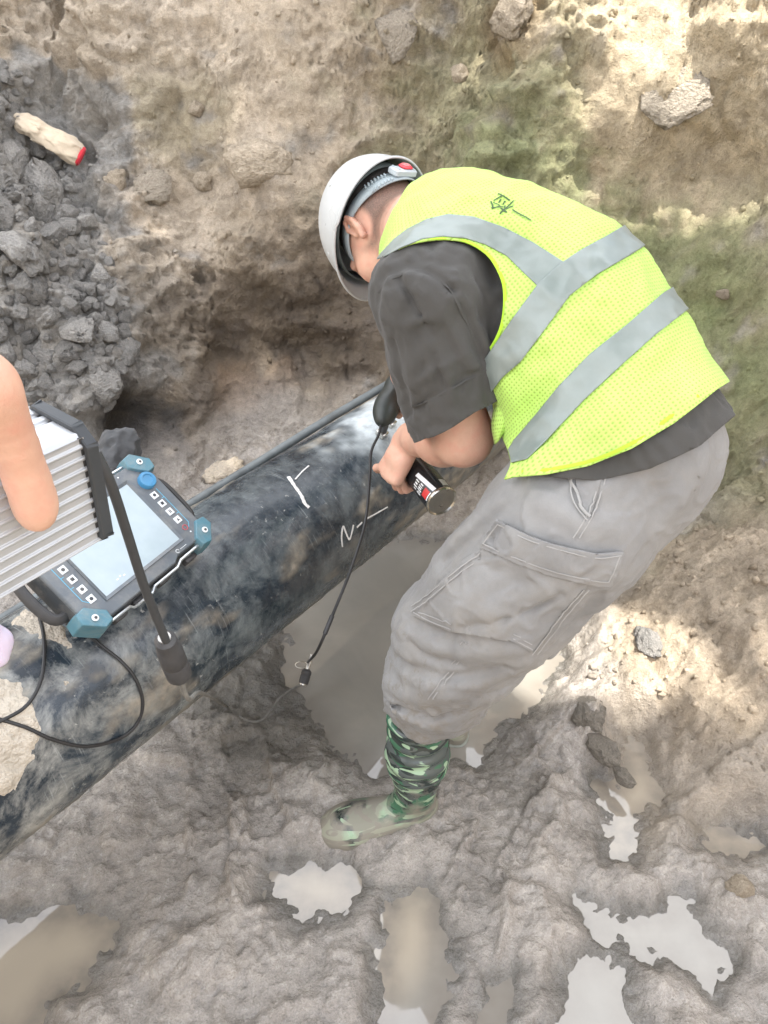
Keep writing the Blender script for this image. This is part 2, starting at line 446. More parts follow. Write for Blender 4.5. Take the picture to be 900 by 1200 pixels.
quads = np.stack([ii[:-1, :-1], ii[1:, :-1], ii[1:, 1:], ii[:-1, 1:]], -1).reshape(-1, 4)

def soil_material():
    t = NT('soil'); v = t.n('NewGeometry').outputs['Position']
    c = t.attr('soil'); w = t.attr('wet', 'Fac')
    n1, n2, n3 = t.noise(v, 9, 6, .6), t.noise(v, 45, 6, .65), t.noise(v, 260, 3, .6)
    k = t.math('MULTIPLY', t.ramp(n1, .3, .72, .72, 1.25), t.ramp(n2, .3, .7, .78, 1.2))
    k = t.math('MULTIPLY', k, t.ramp(n3, .3, .7, .85, 1.15))
    c2 = t.mix(1.0, c, t.n('CombineColor', Red=k, Green=k, Blue=k).outputs[0], 'MULTIPLY')
    hue = t.mix(t.ramp(t.noise(v, 5, 4, .6, .5), .4, .7, 0, .35), c2, (.30, .235, .15))
    c3 = t.mix(t.ramp(w, .3, 1, .9, 0), c2, hue)
    rr = t.ramp(n2, .3, .7, -.12, .12)
    rough = t.math('ADD', t.ramp(w, 0, 1, .95, .10), rr)
    b = t.bump(n2, 1.0, .019); b = t.bump(t.noise(v, 120, 6, .7), .8, .006, b); b = t.bump(n3, .6, .003, b)
    patch_ = t.ramp(t.noise(v, 13, 5, .7), .40, .56)
    film = t.math('MULTIPLY', t.ramp(w, .6, .95, 0, .9), patch_)
    nf = t.bump(t.noise(v, 38, 4, .6), .9, .012)
    t.set(coat=film, **{'Coat Roughness': .05, 'Coat IOR': 1.45, 'Coat Normal': nf})     # film of water on the trodden mud
    t.set(color=c3, rough=rough, spec=t.ramp(w, 0, 1, .2, .9), normal=b)
    return t.m
M_SOIL = soil_material()
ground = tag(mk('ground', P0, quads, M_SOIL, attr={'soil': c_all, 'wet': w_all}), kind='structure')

# standing water
def water_material():
    t = NT('muddy_water'); v = t.obj()
    c = t.mix(t.ramp(t.noise(v, 3, 5, .6, .6), .35, .65), (.225, .215, .19), (.28, .265, .23))
    c = t.mix(t.attr('silt', 'Fac'), c, (.40, .35, .275))
    c = t.mix(t.math('MULTIPLY', t.attr('edge', 'Fac'), t.ramp(t.noise(v, 25, 4), .3, .7, .5, 1)), c, (.20, .18, .155))
    b = t.bump(t.noise(v, 9, 2), .05, .01)
    t.set(color=c, rough=.03, spec=1.0, normal=b)
    return t.m
wx, wy = np.linspace(-2.5, 1.6, 330), np.linspace(-.6, 2.4, 241)
WX, WY = np.meshgrid(wx, wy, indexing='ij')
silt = np.zeros(WX.size)                                           # thicker beige silt in the puddles by the bank
for px_, py_, r_ in ((738, 930, .20), (856, 986, .16), (395, 1065, .22), (100, 1120, .34)):
    c_ = atz(px_, py_, 0); silt = np.maximum(silt, sstep(1.15, .7, np.hypot(WX.ravel() - c_[0], WY.ravel() - c_[1]) / r_))
wq = np.c_[WX.ravel(), WY.ravel()]; wd = np.full(len(wq), 9.0)
for V in POOLS: wd = np.minimum(wd, poly_sd(wq, V))
wd = wd + .012 * fbm(np.c_[wq, np.zeros(len(wq))], 14, 3, 31)
wedge = sstep(-.075, .005, wd)                                     # the bottom shows through the shallow margin
wi = np.arange(WX.size).reshape(WX.shape)
water = tag(mk('water', np.c_[WX.ravel(), WY.ravel(), np.zeros(WX.size)],
               np.stack([wi[:-1, :-1], wi[1:, :-1], wi[1:, 1:], wi[:-1, 1:]], -1).reshape(-1, 4), water_material(), attr={'silt': silt, 'edge': wedge}), kind='structure')

# ------------------------------------------------------------------ clods, stones, crumbs
def ico(sub):
    import bmesh
    bm = bmesh.new(); bmesh.ops.create_icosphere(bm, subdivisions=sub, radius=1)
    V = np.array([v.co[:] for v in bm.verts]); Fc = np.array([[v.index for v in f.verts] for f in bm.faces]); bm.free()
    return V, Fc
ICO1, ICO2, ICO3, ICO4 = [ico(k) for k in (1, 2, 3, 4)]
def rock(base, seed, flat=.8, rough=.28, facets=9, cut=.72):
    V, Fc = base; r = np.random.RandomState(seed)
    V = V * (1 + rough * fbm(V, 1.3, 4, seed)[:, None] + .22 * fbm(V, 2.6, 3, seed + 4, ridged=True)[:, None])
    for _ in range(facets):                                       # broken faces
        n = nrm(r.normal(size=3)); h = cut + .25 * r.rand()
        d = V @ n
        V = V - np.maximum(d - h, 0)[:, None] * n * .85
    V = V * (1 + .07 * fbm(V, 5, 3, seed + 9, ridged=True)[:, None])
    return V * [1, .8 + .2 * r.rand(), flat], Fc
def clod_material(name, a, b, rough=.92):
    t = NT(name); v = t.obj(); rnd = t.n('ObjectInfo').outputs['Random']
    n = t.noise(v, 2.2, 6, .65); n2 = t.noise(v, 9, 5, .6)
    c = t.mix(t.ramp(n, .3, .7), a, b)
    k = t.math('MULTIPLY', t.ramp(rnd, 0, 1, .78, 1.18), t.ramp(n2, .3, .7, .8, 1.15))
    c = t.mix(1.0, c, t.n('CombineColor', Red=k, Green=k, Blue=k).outputs[0], 'MULTIPLY')
    t.set(color=c, rough=rough, spec=.25, normal=t.bump(n2, .6, .12))
    return t.m
M_CLOD = clod_material('grey_clay', (.24, .235, .222), (.37, .352, .325))
M_CLODT = clod_material('tan_clay', (.36, .30, .225), (.50, .425, .33))
M_TAUPE = clod_material('taupe_clay', (.34, .295, .235), (.45, .395, .32))
M_CLODW = clod_material('wet_clay', (.21, .19, .16), (.32, .29, .245), .4)
def local_normal(p, e=.02):
    h = base_h(np.array([p[0] + e, p[0] - e, p[0], p[0]]), np.array([p[1], p[1], p[1] + e, p[1] - e]))
    return nrm([-(h[0] - h[1]) / (2 * e), -(h[2] - h[3]) / (2 * e), 1])
rnd = random.Random(5)
def mesh_of(name, VF, mat):
    o = mk(name, VF[0], VF[1], mat); me = o.data; bpy.data.objects.remove(o); return me
clod_meshes = [mesh_of('clay_clod', rock(ICO4, 20 + k, .62 + .08 * (k % 4), .42, 14, .6), M_CLOD) for k in range(9)]
# where the relief of the finished sheet lies near a given base point
from mathutils.kdtree import KDTree
idx_wall = np.where(wallness > .3)[0][::7]
kd = KDTree(len(idx_wall))
for n_, i_ in enumerate(idx_wall): kd.insert(Pn[i_], n_)
kd.balance()
def on_sheet(p):
    co, n_, d_ = kd.find(p); return Pf[idx_wall[n_]]
HEAP = np.array([(-12, 85), (28, 95), (40, 140), (75, 190), (110, 240), (135, 320), (150, 400), (140, 470), (60, 500), (-12, 480)])
n_cl = 0; placed = []
for tries in range(6000):
    px, py = rnd.uniform(-12, 150), rnd.uniform(88, 500)
    if poly_sd([(px, py)], HEAP)[0] > 0: continue
    big_ = rnd.random() ** 2.6
    r = .016 + .072 * big_
    g = ground_hit(px, py)
    if any((g[0] - q[0]) ** 2 + (g[1] - q[1]) ** 2 + (g[2] - q[2]) ** 2 < (.62 * (r + q[3])) ** 2 for q in placed): continue
    placed.append((*g, r))
    s = on_sheet(g); nv = local_normal(g)
    o = bpy.data.objects.new('clay_clod', clod_meshes[rnd.randrange(9)]); COL.objects.link(o)
    o.location = s + nv * r * .02
    q = Vector(nv).to_track_quat('Z', 'Y').to_matrix().to_4x4() @ Matrix.Rotation(rnd.uniform(0, 6.28), 4, 'Z') @ Matrix.Rotation(rnd.gauss(0, .35), 4, 'X')
    o.rotation_euler = q.to_euler(); o.scale = [r * rnd.uniform(.85, 1.2), r * rnd.uniform(.8, 1.1), r * rnd.uniform(.8, 1.2)]
    tag(o, 'grey clay clod lying in the loose heap on the left slope', 'clod', 'grey clay clods heaped on the left slope')
    n_cl += 1
    if n_cl >= 210: break

def lump(name, px, py, r, label, cat, mat, seed, flat=.7, out=.15, sx=1.0, sub=ICO4, yaw=0.0, facets=9):
    g = ground_hit(px, py); fl_ = g[2] < .35 and foot_sd(np.array([g[0]]), np.array([g[1]]))[0] < 0
    nv = local_normal(g)
    s = g if fl_ else on_sheet(g)
    o = mk(name, *rock(sub, seed, flat, .3, facets), mat)
    o.location = s + nv * r * out
    o.rotation_euler = (Vector(nv).to_track_quat('Z', 'Y').to_matrix().to_4x4() @ Matrix.Rotation(yaw, 4, 'Z')).to_euler()
    o.scale = (r * sx, r, r)
    return tag(o, label, cat)
lump('clay_lump', 180, 222, .050, 'rounded brown clay lump on the pale ledge below the glove', 'clod', M_TAUPE, 51, .7, .12, 1.35)
lump('clay_lump', 312, 192, .075, 'pale crumbly clay lump jutting from the wall left of the helmet', 'clod', M_CLODT, 52, .5, .08, 1.35, facets=14)
lump('clay_lump', 130, 210, .042, 'small pale clay lump beside the red cuff of the glove', 'clod', M_CLODT, 53)
lump('clay_lump', 238, 212, .04, 'crumbly tan clay lump between two bigger lumps on the left wall', 'clod', M_CLODT, 54)
lump('clay_slab', 470, 45, .075, 'tan brown angular clay slab stuck in the wall above the helmet', 'clod', M_TAUPE, 55, .3, -.02, .8, facets=16)
lump('rock', 610, 16, .075, 'reddish pale broken rock jutting from the top of the wall', 'rock', M_CLODT, 56, .45, .05, 1.2, facets=16)
lump('clay_slab', 792, 122, .078, 'flat taupe clay slab among yellow sand at upper right', 'clod', M_TAUPE, 57, .22, -.04, 1.2, facets=18)
lump('stone', 851, 340, .018, 'small pale round stone stuck in the right wall', 'stone', M_CLODT, 58, .8, .5)
lump('stone', 226, 120, .028, 'small tan stone stuck in the smooth upper left wall', 'stone', M_CLODT, 59, .8, .3)
lump('stone', 535, 85, .032, 'small brown stone stuck in the wall above the vest', 'stone', M_CLODT, 60, .8, .3)
lump('stone', 868, 1042, .026, 'rounded tan stone in the wet mud at lower right', 'stone', M_CLODT, 61, .85, .3)
lump('stone', 768, 690, .026, 'flat brown stone on the dry sunlit bank', 'stone', M_CLODT, 62, .6, .3)
lump('mud_clod', 760, 752, .036, 'dark clay clod in the middle of the sunlit bank', 'clod', M_CLOD, 63, .6, .2, 1.3)
lump('mud_clod', 690, 840, .045, 'dark wet clod at the edge of the bank right of the trousers', 'clod', M_CLODW, 64, .55, .2, 1.2)
lump('mud_clod', 708, 880, .038, 'wet grey clod beside the star shaped beige puddle', 'clod', M_CLODW, 65, .5, .2, 1.2)
lump('mud_clod', 815, 668, .03, 'tan clod lying at the foot of the right wall', 'clod', M_CLODT, 66, .7, .3)
lump('mud_clod', 730, 912, .02, 'little wet clod standing in the star shaped beige puddle', 'clod', M_CLODW, 67, .6, .2, 1.4)
lump('pale_lump', 262, 556, .040, 'smooth cream coloured lump between the wall foot and the grey tube', 'stone', clod_material('cream_lump', (.66, .57, .45), (.72, .64, .52)), 68, .6, .6, 1.7, facets=2)  # smooth pale lump at the wall foot

# crumbs: countless small bits of soil on walls and bank
V1, F1 = ICO1
rs = np.random.RandomState(3)
cand = np.concatenate([rs.choice(np.where((wallness > .5))[0], 3200), rs.choice(np.where((wallness < .3) & (dry > .25) & (pool > .03))[0], 450)])
cv, cf, cc = [], [], []
for j, i in enumerate(cand):
    r = .003 + .0085 * rs.rand() ** 3
    W = V1 * (1 + 1.0 * (rs.rand(len(V1), 1) - .5)) * r * (.7 + .6 * rs.rand(3))
    cv.append(Pf[i] + W); cf.append(F1 + j * len(V1)); cc.append(np.tile(col[i] * (.8 + .5 * rs.rand()), (len(V1), 1)))
tag(mk('soil_crumbs', np.concatenate(cv), np.concatenate(cf), M_SOIL, smooth=False,
       attr={'soil': np.concatenate(cc), 'wet': np.zeros(len(cand) * len(V1))}), kind='stuff')

# ------------------------------------------------------------------ tree added out of view, its crown shaped to shade the pit
LIT_SPOTS = [np.array([(680, 140), (700, 60), (650, 60), (590, 80), (575, 30), (600, -260), (1150, -260), (1150, 215), (880, 182), (835, 150), (800, 195), (755, 165), (738, 128)]),
             np.array([(585, 800), (632, 697), (680, 704), (765, 722), (800, 738), (960, 765), (960, 850), (880, 838), (800, 822), (740, 800), (690, 815), (640, 830)])]
def added_shade_tree():
    r = np.random.RandomState(12)
    root = thing('added_shade_tree', (3.9, -1.9, 2.5), 'leafy tree added out of view to shade the pit', 'tree')
    sel = np.where((P0[:, 0] > -2.4) & (P0[:, 0] < 2.0) & (P0[:, 1] > -.6) & (P0[:, 1] < 3.4))[0]
    n = 15000
    u = np.c_[r.uniform(-2.6, 1.9, n), r.uniform(-.6, 3.2, n)]
    T = np.c_[u, base_h(u[:, 0], u[:, 1])]
    pp = proj(T)
    ok = np.ones(n, bool)
    for V in LIT_SPOTS: ok &= poly_sd(pp[:, :2], V) + 9 * fbm(T, 5, 2, 900) > -2
    T = T[ok]; n = len(T)
    L = T + SUN * r.uniform(6.0, 8.6, n)[:, None]
    gap = []                                                       # openings in the crown: no leaf on the way from the sun to these sunny spots
    for V in LIT_SPOTS:
        for gx_ in np.arange(V[:, 0].min(), min(V[:, 0].max(), 930), 22):
            for gy_ in np.arange(max(V[:, 1].min(), -50), V[:, 1].max(), 16):
                if poly_sd([(gx_, gy_)], V)[0] < -4:
                    g = ground_hit(gx_, gy_); gap.append(on_sheet(g) if g[2] > .3 else g)
    gap = np.array(gap); e1 = nrm(np.cross(SUN, [0, 1.0, 0])); e2 = np.cross(SUN, e1)
    g2 = np.c_[gap @ e1, gap @ e2]; l2 = np.c_[L @ e1, L @ e2]
    keep = np.array([((g2 - q) ** 2).sum(1).min() > .085 ** 2 for q in l2])
    L = L[keep]; n = len(L)
    s = r.uniform(.08, .13, n)
    a = nrm(r.normal(size=(n, 3)) + [0, 0, .3]); b = nrm(np.cross(a, r.normal(size=(n, 3)))); c = nrm(np.cross(a, b))
    V = np.stack([L - b * s[:, None] * 1.25, L + c * s[:, None] * .6, L + b * s[:, None] * 1.25, L - c * s[:, None] * .6], 1).reshape(-1, 3)
    leaf = NT('leaf'); leaf.set(color=leaf.mix(leaf.noise(leaf.obj(), 3), (.05, .09, .025), (.09, .13, .04)), rough=.55)
    mk('added_tree_crown', V, np.arange(4 * n).reshape(-1, 4), leaf.m, root, smooth=False)
    m = MB()
    base = np.array([3.9, -1.9, 2.45]); top = L.mean(0)
    m.tube(spline([base, base + [-.1, .05, 1.4], base * .6 + top * .4 + [0, 0, .6], top], 14), np.linspace(.22, .05, 14), 12)
    for k in range(9):
        e = L[r.randint(n)]; st = base * .45 + top * .55 + r.normal(size=3) * .05
        m.tube(spline([st, (st + e) / 2 + [0, 0, .25], e], 8), np.linspace(.06, .012, 8), 8)
    m.build('added_tree_trunk', plain('added_tree_bark', (.14, .11, .08), .9, bump=.5), root)
added_shade_tree()

# ------------------------------------------------------------------ smooth bodies: distance fields meshed by surface nets
def f_cap(a, b, ra, rb):
    a, b = np.asarray(a, float), np.asarray(b, float); e = b - a; L = e @ e + 1e-12
    def f(P):
        w = P - a; t = np.clip(w @ e / L, 0, 1)
        return np.sqrt(((w - t[:, None] * e) ** 2).sum(1)) - (ra + (rb - ra) * t)
    return f
def f_ell(c, ax, r):
    c, ax, r = np.asarray(c, float), np.asarray(ax, float), np.asarray(r, float)
    def f(P):
        q = (P - c) @ ax.T
        k0 = np.sqrt(((q / r) ** 2).sum(1)); k1 = np.sqrt(((q / r ** 2) ** 2).sum(1)) + 1e-9
        return k0 * (k0 - 1) / k1
    return f
def smin(a, b, k):
    h = np.maximum(k - np.abs(a - b), 0) / k
    return np.minimum(a, b) - h * h * k * .25
def f_union(fs, k):
    def f(P):
        d = fs[0](P)
        for g in fs[1:]: d = smin(d, g(P), k) if k > 0 else np.minimum(d, g(P))
        return d
    return f
def chain(pts, rad, k=.02):
    return f_union([f_cap(pts[i], pts[i + 1], rad[i], rad[i + 1]) for i in range(len(pts) - 1)], k)
def nets(f, lo, hi, h, skip=8):
    """surface nets on blocks near the surface; returns verts, quads"""
    lo = np.asarray(lo, float); hi = np.asarray(hi, float)
    B = skip; nb = np.ceil((hi - lo) / (h * B)).astype(int)
    bi = np.stack(np.meshgrid(*[np.arange(n) for n in nb], indexing='ij'), -1).reshape(-1, 3)
    ctr = lo + (bi + .5) * h * B
    bi = bi[np.abs(f(ctr)) < h * B * 1.25]
    g = np.stack(np.meshgrid(*[np.arange(B + 1)] * 3, indexing='ij'), -1).reshape(-1, 3)
    N = (nb * B + 2).astype(np.int64)
    vk, vv, ed = [], [], []
    cg = np.array([[x, y, z] for x in (0, 1) for y in (0, 1) for z in (0, 1)])
    ce = [(a, b) for a in range(8) for b in range(a + 1, 8) if np.abs(cg[a] - cg[b]).sum() == 1]
    for s in range(0, len(bi), 400):
        b = bi[s:s + 400]
        idx = b[:, None, :] * B + g[None]
        D = f((lo + idx.reshape(-1, 3) * h)).reshape(len(b), B + 1, B + 1, B + 1)
        C = np.stack([D[:, x:x + B, y:y + B, z:z + B] for x, y, z in cg], -1)
        sgn = (C < 0).sum(-1); act = (sgn > 0) & (sgn < 8)
        w = np.argwhere(act); c = C[act]
        acc = np.zeros((len(c), 3)); cnt = np.zeros(len(c))
        for a_, b_ in ce:
            va, vb = c[:, a_], c[:, b_]; m = (va < 0) != (vb < 0)
            t = va[m] / (va[m] - vb[m])
            acc[m] += cg[a_] + t[:, None] * (cg[b_] - cg[a_]); cnt[m] += 1
        cell = b[w[:, 0]] * B + w[:, 1:]
        vv.append(lo + (cell + acc / cnt[:, None]) * h)
        vk.append((cell[:, 0] * N[1] + cell[:, 1]) * N[2] + cell[:, 2])
        inn = D[:, :B, :B, :B] < 0
        for ax, sl in ((0, D[:, 1:, :B, :B]), (1, D[:, :B, 1:, :B]), (2, D[:, :B, :B, 1:])):
            e = np.argwhere(inn != (sl < 0))
            ed.append(np.c_[b[e[:, 0]] * B + e[:, 1:], np.full(len(e), ax), inn[tuple(e.T)]])
    vk = np.concatenate(vk); vv = np.concatenate(vv); o = np.argsort(vk); vk = vk[o]; vv = vv[o]
    ed = np.concatenate(ed); Q = []
    for ax in range(3):
        e = ed[ed[:, 3] == ax]; u, v = [(1, 2), (2, 0), (0, 1)][ax]
        ks = []
        for du, dv in ((0, 0), (1, 0), (1, 1), (0, 1)):
            c = e[:, :3].copy(); c[:, u] -= du; c[:, v] -= dv
            ks.append((c[:, 0] * N[1] + c[:, 1]) * N[2] + c[:, 2])
        K = np.stack(ks, 1); I = np.searchsorted(vk, K); I = np.minimum(I, len(vk) - 1)
        good = (vk[I] == K).all(1)
        I = I[good]; fl = e[good, 4] == 0
        I[fl] = I[fl][:, ::-1]
        Q.append(I)
    return vv, np.concatenate(Q)
def grad(f, P, e=.002):
    return nrm(np.stack([f(P + np.eye(3)[k] * e) - f(P - np.eye(3)[k] * e) for k in range(3)], 1))
def clip(V, Fc, *gs):
    """cut a mesh where any g > 0 (g: value per vertex function)"""
    if Fc.shape[1] == 4: Fc = np.concatenate([Fc[:, [0, 1, 2]], Fc[:, [0, 2, 3]]])
    for gf in gs:
        g = gf(V); ins = g < 0
        n = ins[Fc].sum(1)
        keep = [Fc[n == 3]]; newv = []; base = len(V); cache = {}
        def cut(a, b):
            k = (a, b) if a < b else (b, a)
            if k not in cache:
                t = g[k[0]] / (g[k[0]] - g[k[1]]); cache[k] = base + len(newv); newv.append(V[k[0]] + t * (V[k[1]] - V[k[0]]))
            return cache[k]
        ex = []
        for f in Fc[(n == 1) | (n == 2)].tolist():
            i = [bool(ins[x]) for x in f]
            if sum(i) == 1:
                k = i.index(True); a, b, c = f[k], f[(k + 1) % 3], f[(k + 2) % 3]
                ex.append([a, cut(a, b), cut(a, c)])
            else:
                k = i.index(False); a, b, c = f[k], f[(k + 1) % 3], f[(k + 2) % 3]
                p, q = cut(a, b), cut(a, c); ex += [[b, c, q], [b, q, p]]
        if newv: V = np.concatenate([V, np.array(newv)])
        Fc = np.concatenate(keep + ([np.array(ex)] if ex else []))
        u, inv = np.unique(Fc, return_inverse=True); V = V[u]; Fc = inv.reshape(-1, 3)
    return V, Fc
def largest(V, Fc):
    'the biggest connected piece of a triangle mesh'
    lab_ = np.arange(len(V))
    while True:
        m = lab_[Fc].min(1); new = lab_.copy()
        for k in range(3): np.minimum.at(new, Fc[:, k], m)
        new = new[new]
        if (new == lab_).all(): break
        lab_ = new
    ids, n = np.unique(lab_[Fc[:, 0]], return_counts=True); Fc = Fc[lab_[Fc[:, 0]] == ids[n.argmax()]]
    u, inv = np.unique(Fc, return_inverse=True)
    return V[u], inv.reshape(-1, 3)
def on_surf(f, px, py, d0=.5, off=0.0):
    """point of the surface f seen at a photo pixel"""
    v = CF + CR * (px - 450) / FOC + CU * (600 - py) / FOC; L = np.linalg.norm(v); v = v / L
    t = d0 * SC * L; best = (9.0, t)
    for _ in range(160):
        s = f((CC + v * t)[None])[0] - off
        if s < best[0]: best = (s, t)
        if s < .0003 or t > 4: break
        t += s * .7
    p = CC + v * best[1]
    if best[0] > .0005:                                            # the ray just misses: nearest point of the surface
        for _ in range(6): p = p - grad(f, p[None])[0] * (f(p[None])[0] - off)
    return p
def pix_poly(V):
    V = np.asarray(V, float)
    return lambda P: poly_sd(proj(P)[:, :2], V)
def smooth_poly(V, n=6):
    return spline(list(V) + [V[0]], n * len(V))[:-1]

# ---- hands
def rot_axis(v, a, ang):
    return v * math.cos(ang) + np.cross(a, v) * math.sin(ang) + a * (a @ v) * (1 - math.cos(ang))
def make_hand(c, F, N, T, curls, spread=(0.1, .03, -.04, -.12), thumb=None, s=1.0, straight_index=None):
    """c palm centre, F to the fingers, N out of the palm, T to the thumb; curls per finger (3 bends in degrees)"""
    F, N, T = nrm(F), nrm(N), nrm(T)
    fs = []
    wrist = c - F * .052 * s
    offs = (.030, .010, -.010, -.029); L = ((.044, .027, .021), (.049, .031, .022), (.045, .029, .021), (.036, .022, .019))
    R = (.0095, .0098, .0093, .0083); kb = (.040, .044, .041, .034)
    kn = []
    for i in range(4):
        K = c + F * kb[i] * s + T * offs[i] * s - N * .002
        kn.append(K)
        fs.append(f_cap(wrist + T * offs[i] * .62 * s, K, .0155 * s, .0122 * s))
    fs.append(f_cap(c - N * .004 + T * .012, c - N * .004 - T * .012, .016 * s, .016 * s))
    th0 = c - F * .030 * s + T * .030 * s + N * .006
    fs.append(f_cap(wrist + T * .012, th0, .016 * s, .017 * s))
    palm = f_union(fs, .016)
    chains = []
    for i in range(4):
        d = nrm(F + T * spread[i]); p = kn[i]; pts = [p - d * .008]; rad = [R[i] * 1.12 * s]
        ax = nrm(np.cross(d, N))
        for j in range(3):
            d = rot_axis(d, ax, math.radians(curls[i][j])); p = p + d * L[i][j] * s; pts.append(p); rad.append(R[i] * (1.0 - .10 * (j + 1)) * s)
        chains.append(chain(pts, rad, .005))
    d = nrm(thumb[0] if thumb else F * .5 + T * .7 + N * .4); p = th0
    pts = [p]; rad = [.0155 * s]
    d2 = nrm(thumb[1] if thumb else d + N * .3)
    p = p + d * .040 * s; pts.append(p); rad.append(.0118 * s); p = p + d2 * .032 * s; pts.append(p); rad.append(.0095 * s)
    chains.append(chain(pts, rad, .006))
    def f(P):
        d = palm(P); fd = chains[0](P)
        for g in chains[1:]: fd = np.minimum(fd, g(P))
        return smin(d, fd, .0045)
    return f, wrist
def bounded(f, c, r):
    """evaluate f only near c (cheap far away)"""
    def g(P):
        q = np.sqrt(((P - c) ** 2).sum(1)) - r
        o = np.maximum(q, .02); m = q < .05
        if m.any(): o[m] = f(P[m])
        return o
    return g

# ---- head, local axes: L left, W forward, U up (rows)
def head_sdf(c, L, W, U, s=1.0):
    A = np.stack([L, W, U])
    def P3(l, w, u): return c + (np.array([l, w, u]) * s) @ A
    fs = [f_ell(P3(0, -.012, .022), A, np.array([.077, .098, .098]) * s),
          f_ell(P3(0, .030, -.045), A, np.array([.062, .066, .078]) * s),
          f_ell(P3(0, .058, -.092), A, np.array([.034, .034, .030]) * s),
          f_ell(P3(.040, .060, -.030), A, np.array([.026, .022, .024]) * s), f_ell(P3(-.040, .060, -.030), A, np.array([.026, .022, .024]) * s)]
    base = f_union(fs, .035 * s)
    nose = chain([P3(0, .088, .008), P3(0, .108, -.030)], [.008 * s, .012 * s])
    nos2 = f_union([f_ell(P3(.012, .096, -.034), A, np.array([.009, .011, .008]) * s), f_ell(P3(-.012, .096, -.034), A, np.array([.009, .011, .008]) * s)], .01)
    brow = chain([P3(.045, .078, .022), P3(.015, .090, .020), P3(-.015, .090, .020), P3(-.045, .078, .022)], [.009 * s] * 4)
    lips = f_union([f_cap(P3(.020, .086, -.062), P3(-.020, .086, -.062), .006 * s, .006 * s), f_cap(P3(.014, .086, -.072), P3(-.014, .086, -.072), .007 * s, .007 * s)], .002)
    eyes = [f_ell(P3(q * .031, .074, .003), A, np.array([.0135, .012, .012]) * s) for q in (1, -1)]
    sock = [f_ell(P3(q * .031, .090, .004), A, np.array([.020, .014, .012]) * s) for q in (1, -1)]
    ears = []
    for q in (1, -1):
        E = lambda w, u, o=0: P3(q * (.077 + o * .8), w * .88 - .002, u * .88)
        rim = chain([E(.006, -.006, .002), E(.004, .018, .008), E(-.010, .028, .013), E(-.024, .022, .017), E(-.028, .002, .017), E(-.020, -.020, .013), E(-.006, -.034, .006)], [.0038, .004, .0042, .0042, .0042, .0045, .0065], .004)
        plate = f_ell(E(-.012, -.003, .003), np.stack([nrm(L + W * .35 * q), nrm(W - L * .35 * q), U]), np.array([.005, .0155, .025]) * s)
        inner = chain([E(-.016, .012, .012), E(-.018, -.008, .012), E(-.006, -.020, .008)], [.004, .004, .004], .003)
        ears.append(f_union([rim, plate, inner], .005))
    neck = None
    def f(P):
        d = base(P)
        d = smin(d, brow(P), .018); d = smin(d, nose(P), .014); d = smin(d, nos2(P), .008)
        for g in sock: d = -smin(-d, g(P), .012)
        for g in eyes: d = smin(d, g(P), .003)
        d = smin(d, lips(P), .006)
        for g in ears: d = smin(d, g(P), .006)
        return d
    return f, P3, base

# ------------------------------------------------------------------ cloth and skin materials
def skin_material():
    t = NT('skin'); v = t.obj(); tint = t.attr('tint', 'Fac')
    n = t.noise(v, 45, 4); n2 = t.noise(v, 14, 5, .65)
    c = t.mix(t.ramp(n2, .3, .7), (.56, .325, .235), (.70, .435, .32))
    c = t.mix(t.ramp(n, .45, .7, 0, .4), c, (.64, .27, .20))
    c = t.mix(t.math('MULTIPLY', tint, t.ramp(t.noise(v, 500, 3, .7), .3, .6, .65, 1.0)), c, (.040, .034, .030))
    t.set(color=c, rough=.48, sss=.06, spec=.4, normal=t.bump(t.noise(v, 330, 4), .35, .0012))
    t.b.inputs['Subsurface Radius'].default_value = (.012, .005, .003)
    return t.m
def cloth_material(name, col, weave=900, vary=.12, rough=.85, bump=.35, fold=True, stain=None):
    t = NT(name); v = t.obj()
    n = t.noise(v, 7, 5, .6); f = t.noise(v, weave, 2)
    c = t.mix(t.ramp(n, .3, .7), tuple(x * (1 - vary) for x in col), tuple(x * (1 + vary) for x in col))
    if stain:                                                      # mud soaked and splashed into the cloth, mostly below the knee
        c = t.mix(t.ramp(t.noise(v, 5, 6, .7, .4), .50, .72, 0, .65), c, stain)
        z = t.n('SeparateXYZ', Vector=t.n('NewGeometry').outputs['Position']).outputs['Z']
        sp = t.math('ADD', t.noise(v, 34, 6, .75), t.ramp(z, .35, .9, .10, -.12))
        c = t.mix(t.ramp(sp, .56, .66, 0, .7), c, (.215, .19, .155))
        c = t.mix(t.ramp(t.noise(v, 11, 5, .65), .38, .62, .35, 0), c, (.17, .17, .175))
    c = t.mix(t.ramp(f, .35, .65, 0, .18), c, tuple(x * .55 for x in col))
    b = t.bump(t.noise(v, 22, 3), .25, .008); b = t.bump(f, bump, .0012, b)
    t.set(color=c, rough=rough, spec=.2, sheen=.12, normal=b)
    return t.m
M_SKIN = skin_material()
M_SHIRT = cloth_material('dark_jersey', (.070, .068, .064))
M_TROUSER = cloth_material('grey_cotton', (.275, .272, .265), stain=(.25, .225, .19))
M_SEAM = cloth_material('seam_thread', (.33, .325, .315))
def vest_material():
    t = NT('lime_mesh'); uv = t.attr('weave')
    m = t.n('Mapping', Vector=uv, Scale=(1, 1, 1)).outputs[0]
    vo = t.n('TexVoronoi', Vector=m, Scale=170.0, _feature='F1', Randomness=.12).outputs['Distance']
    hole = t.ramp(vo, .18, .34, 1, 0)
    c = t.mix(t.ramp(t.noise(t.obj(), 8, 4), .3, .7), (.41, .65, .125), (.50, .74, .165))
    c = t.mix(t.math('MULTIPLY', hole, .62), c, (.17, .26, .03))
    t.set(color=c, rough=.6, spec=.3, sheen=.1, normal=t.bump(vo, .5, .002))
    return t.m
M_VEST = vest_material()
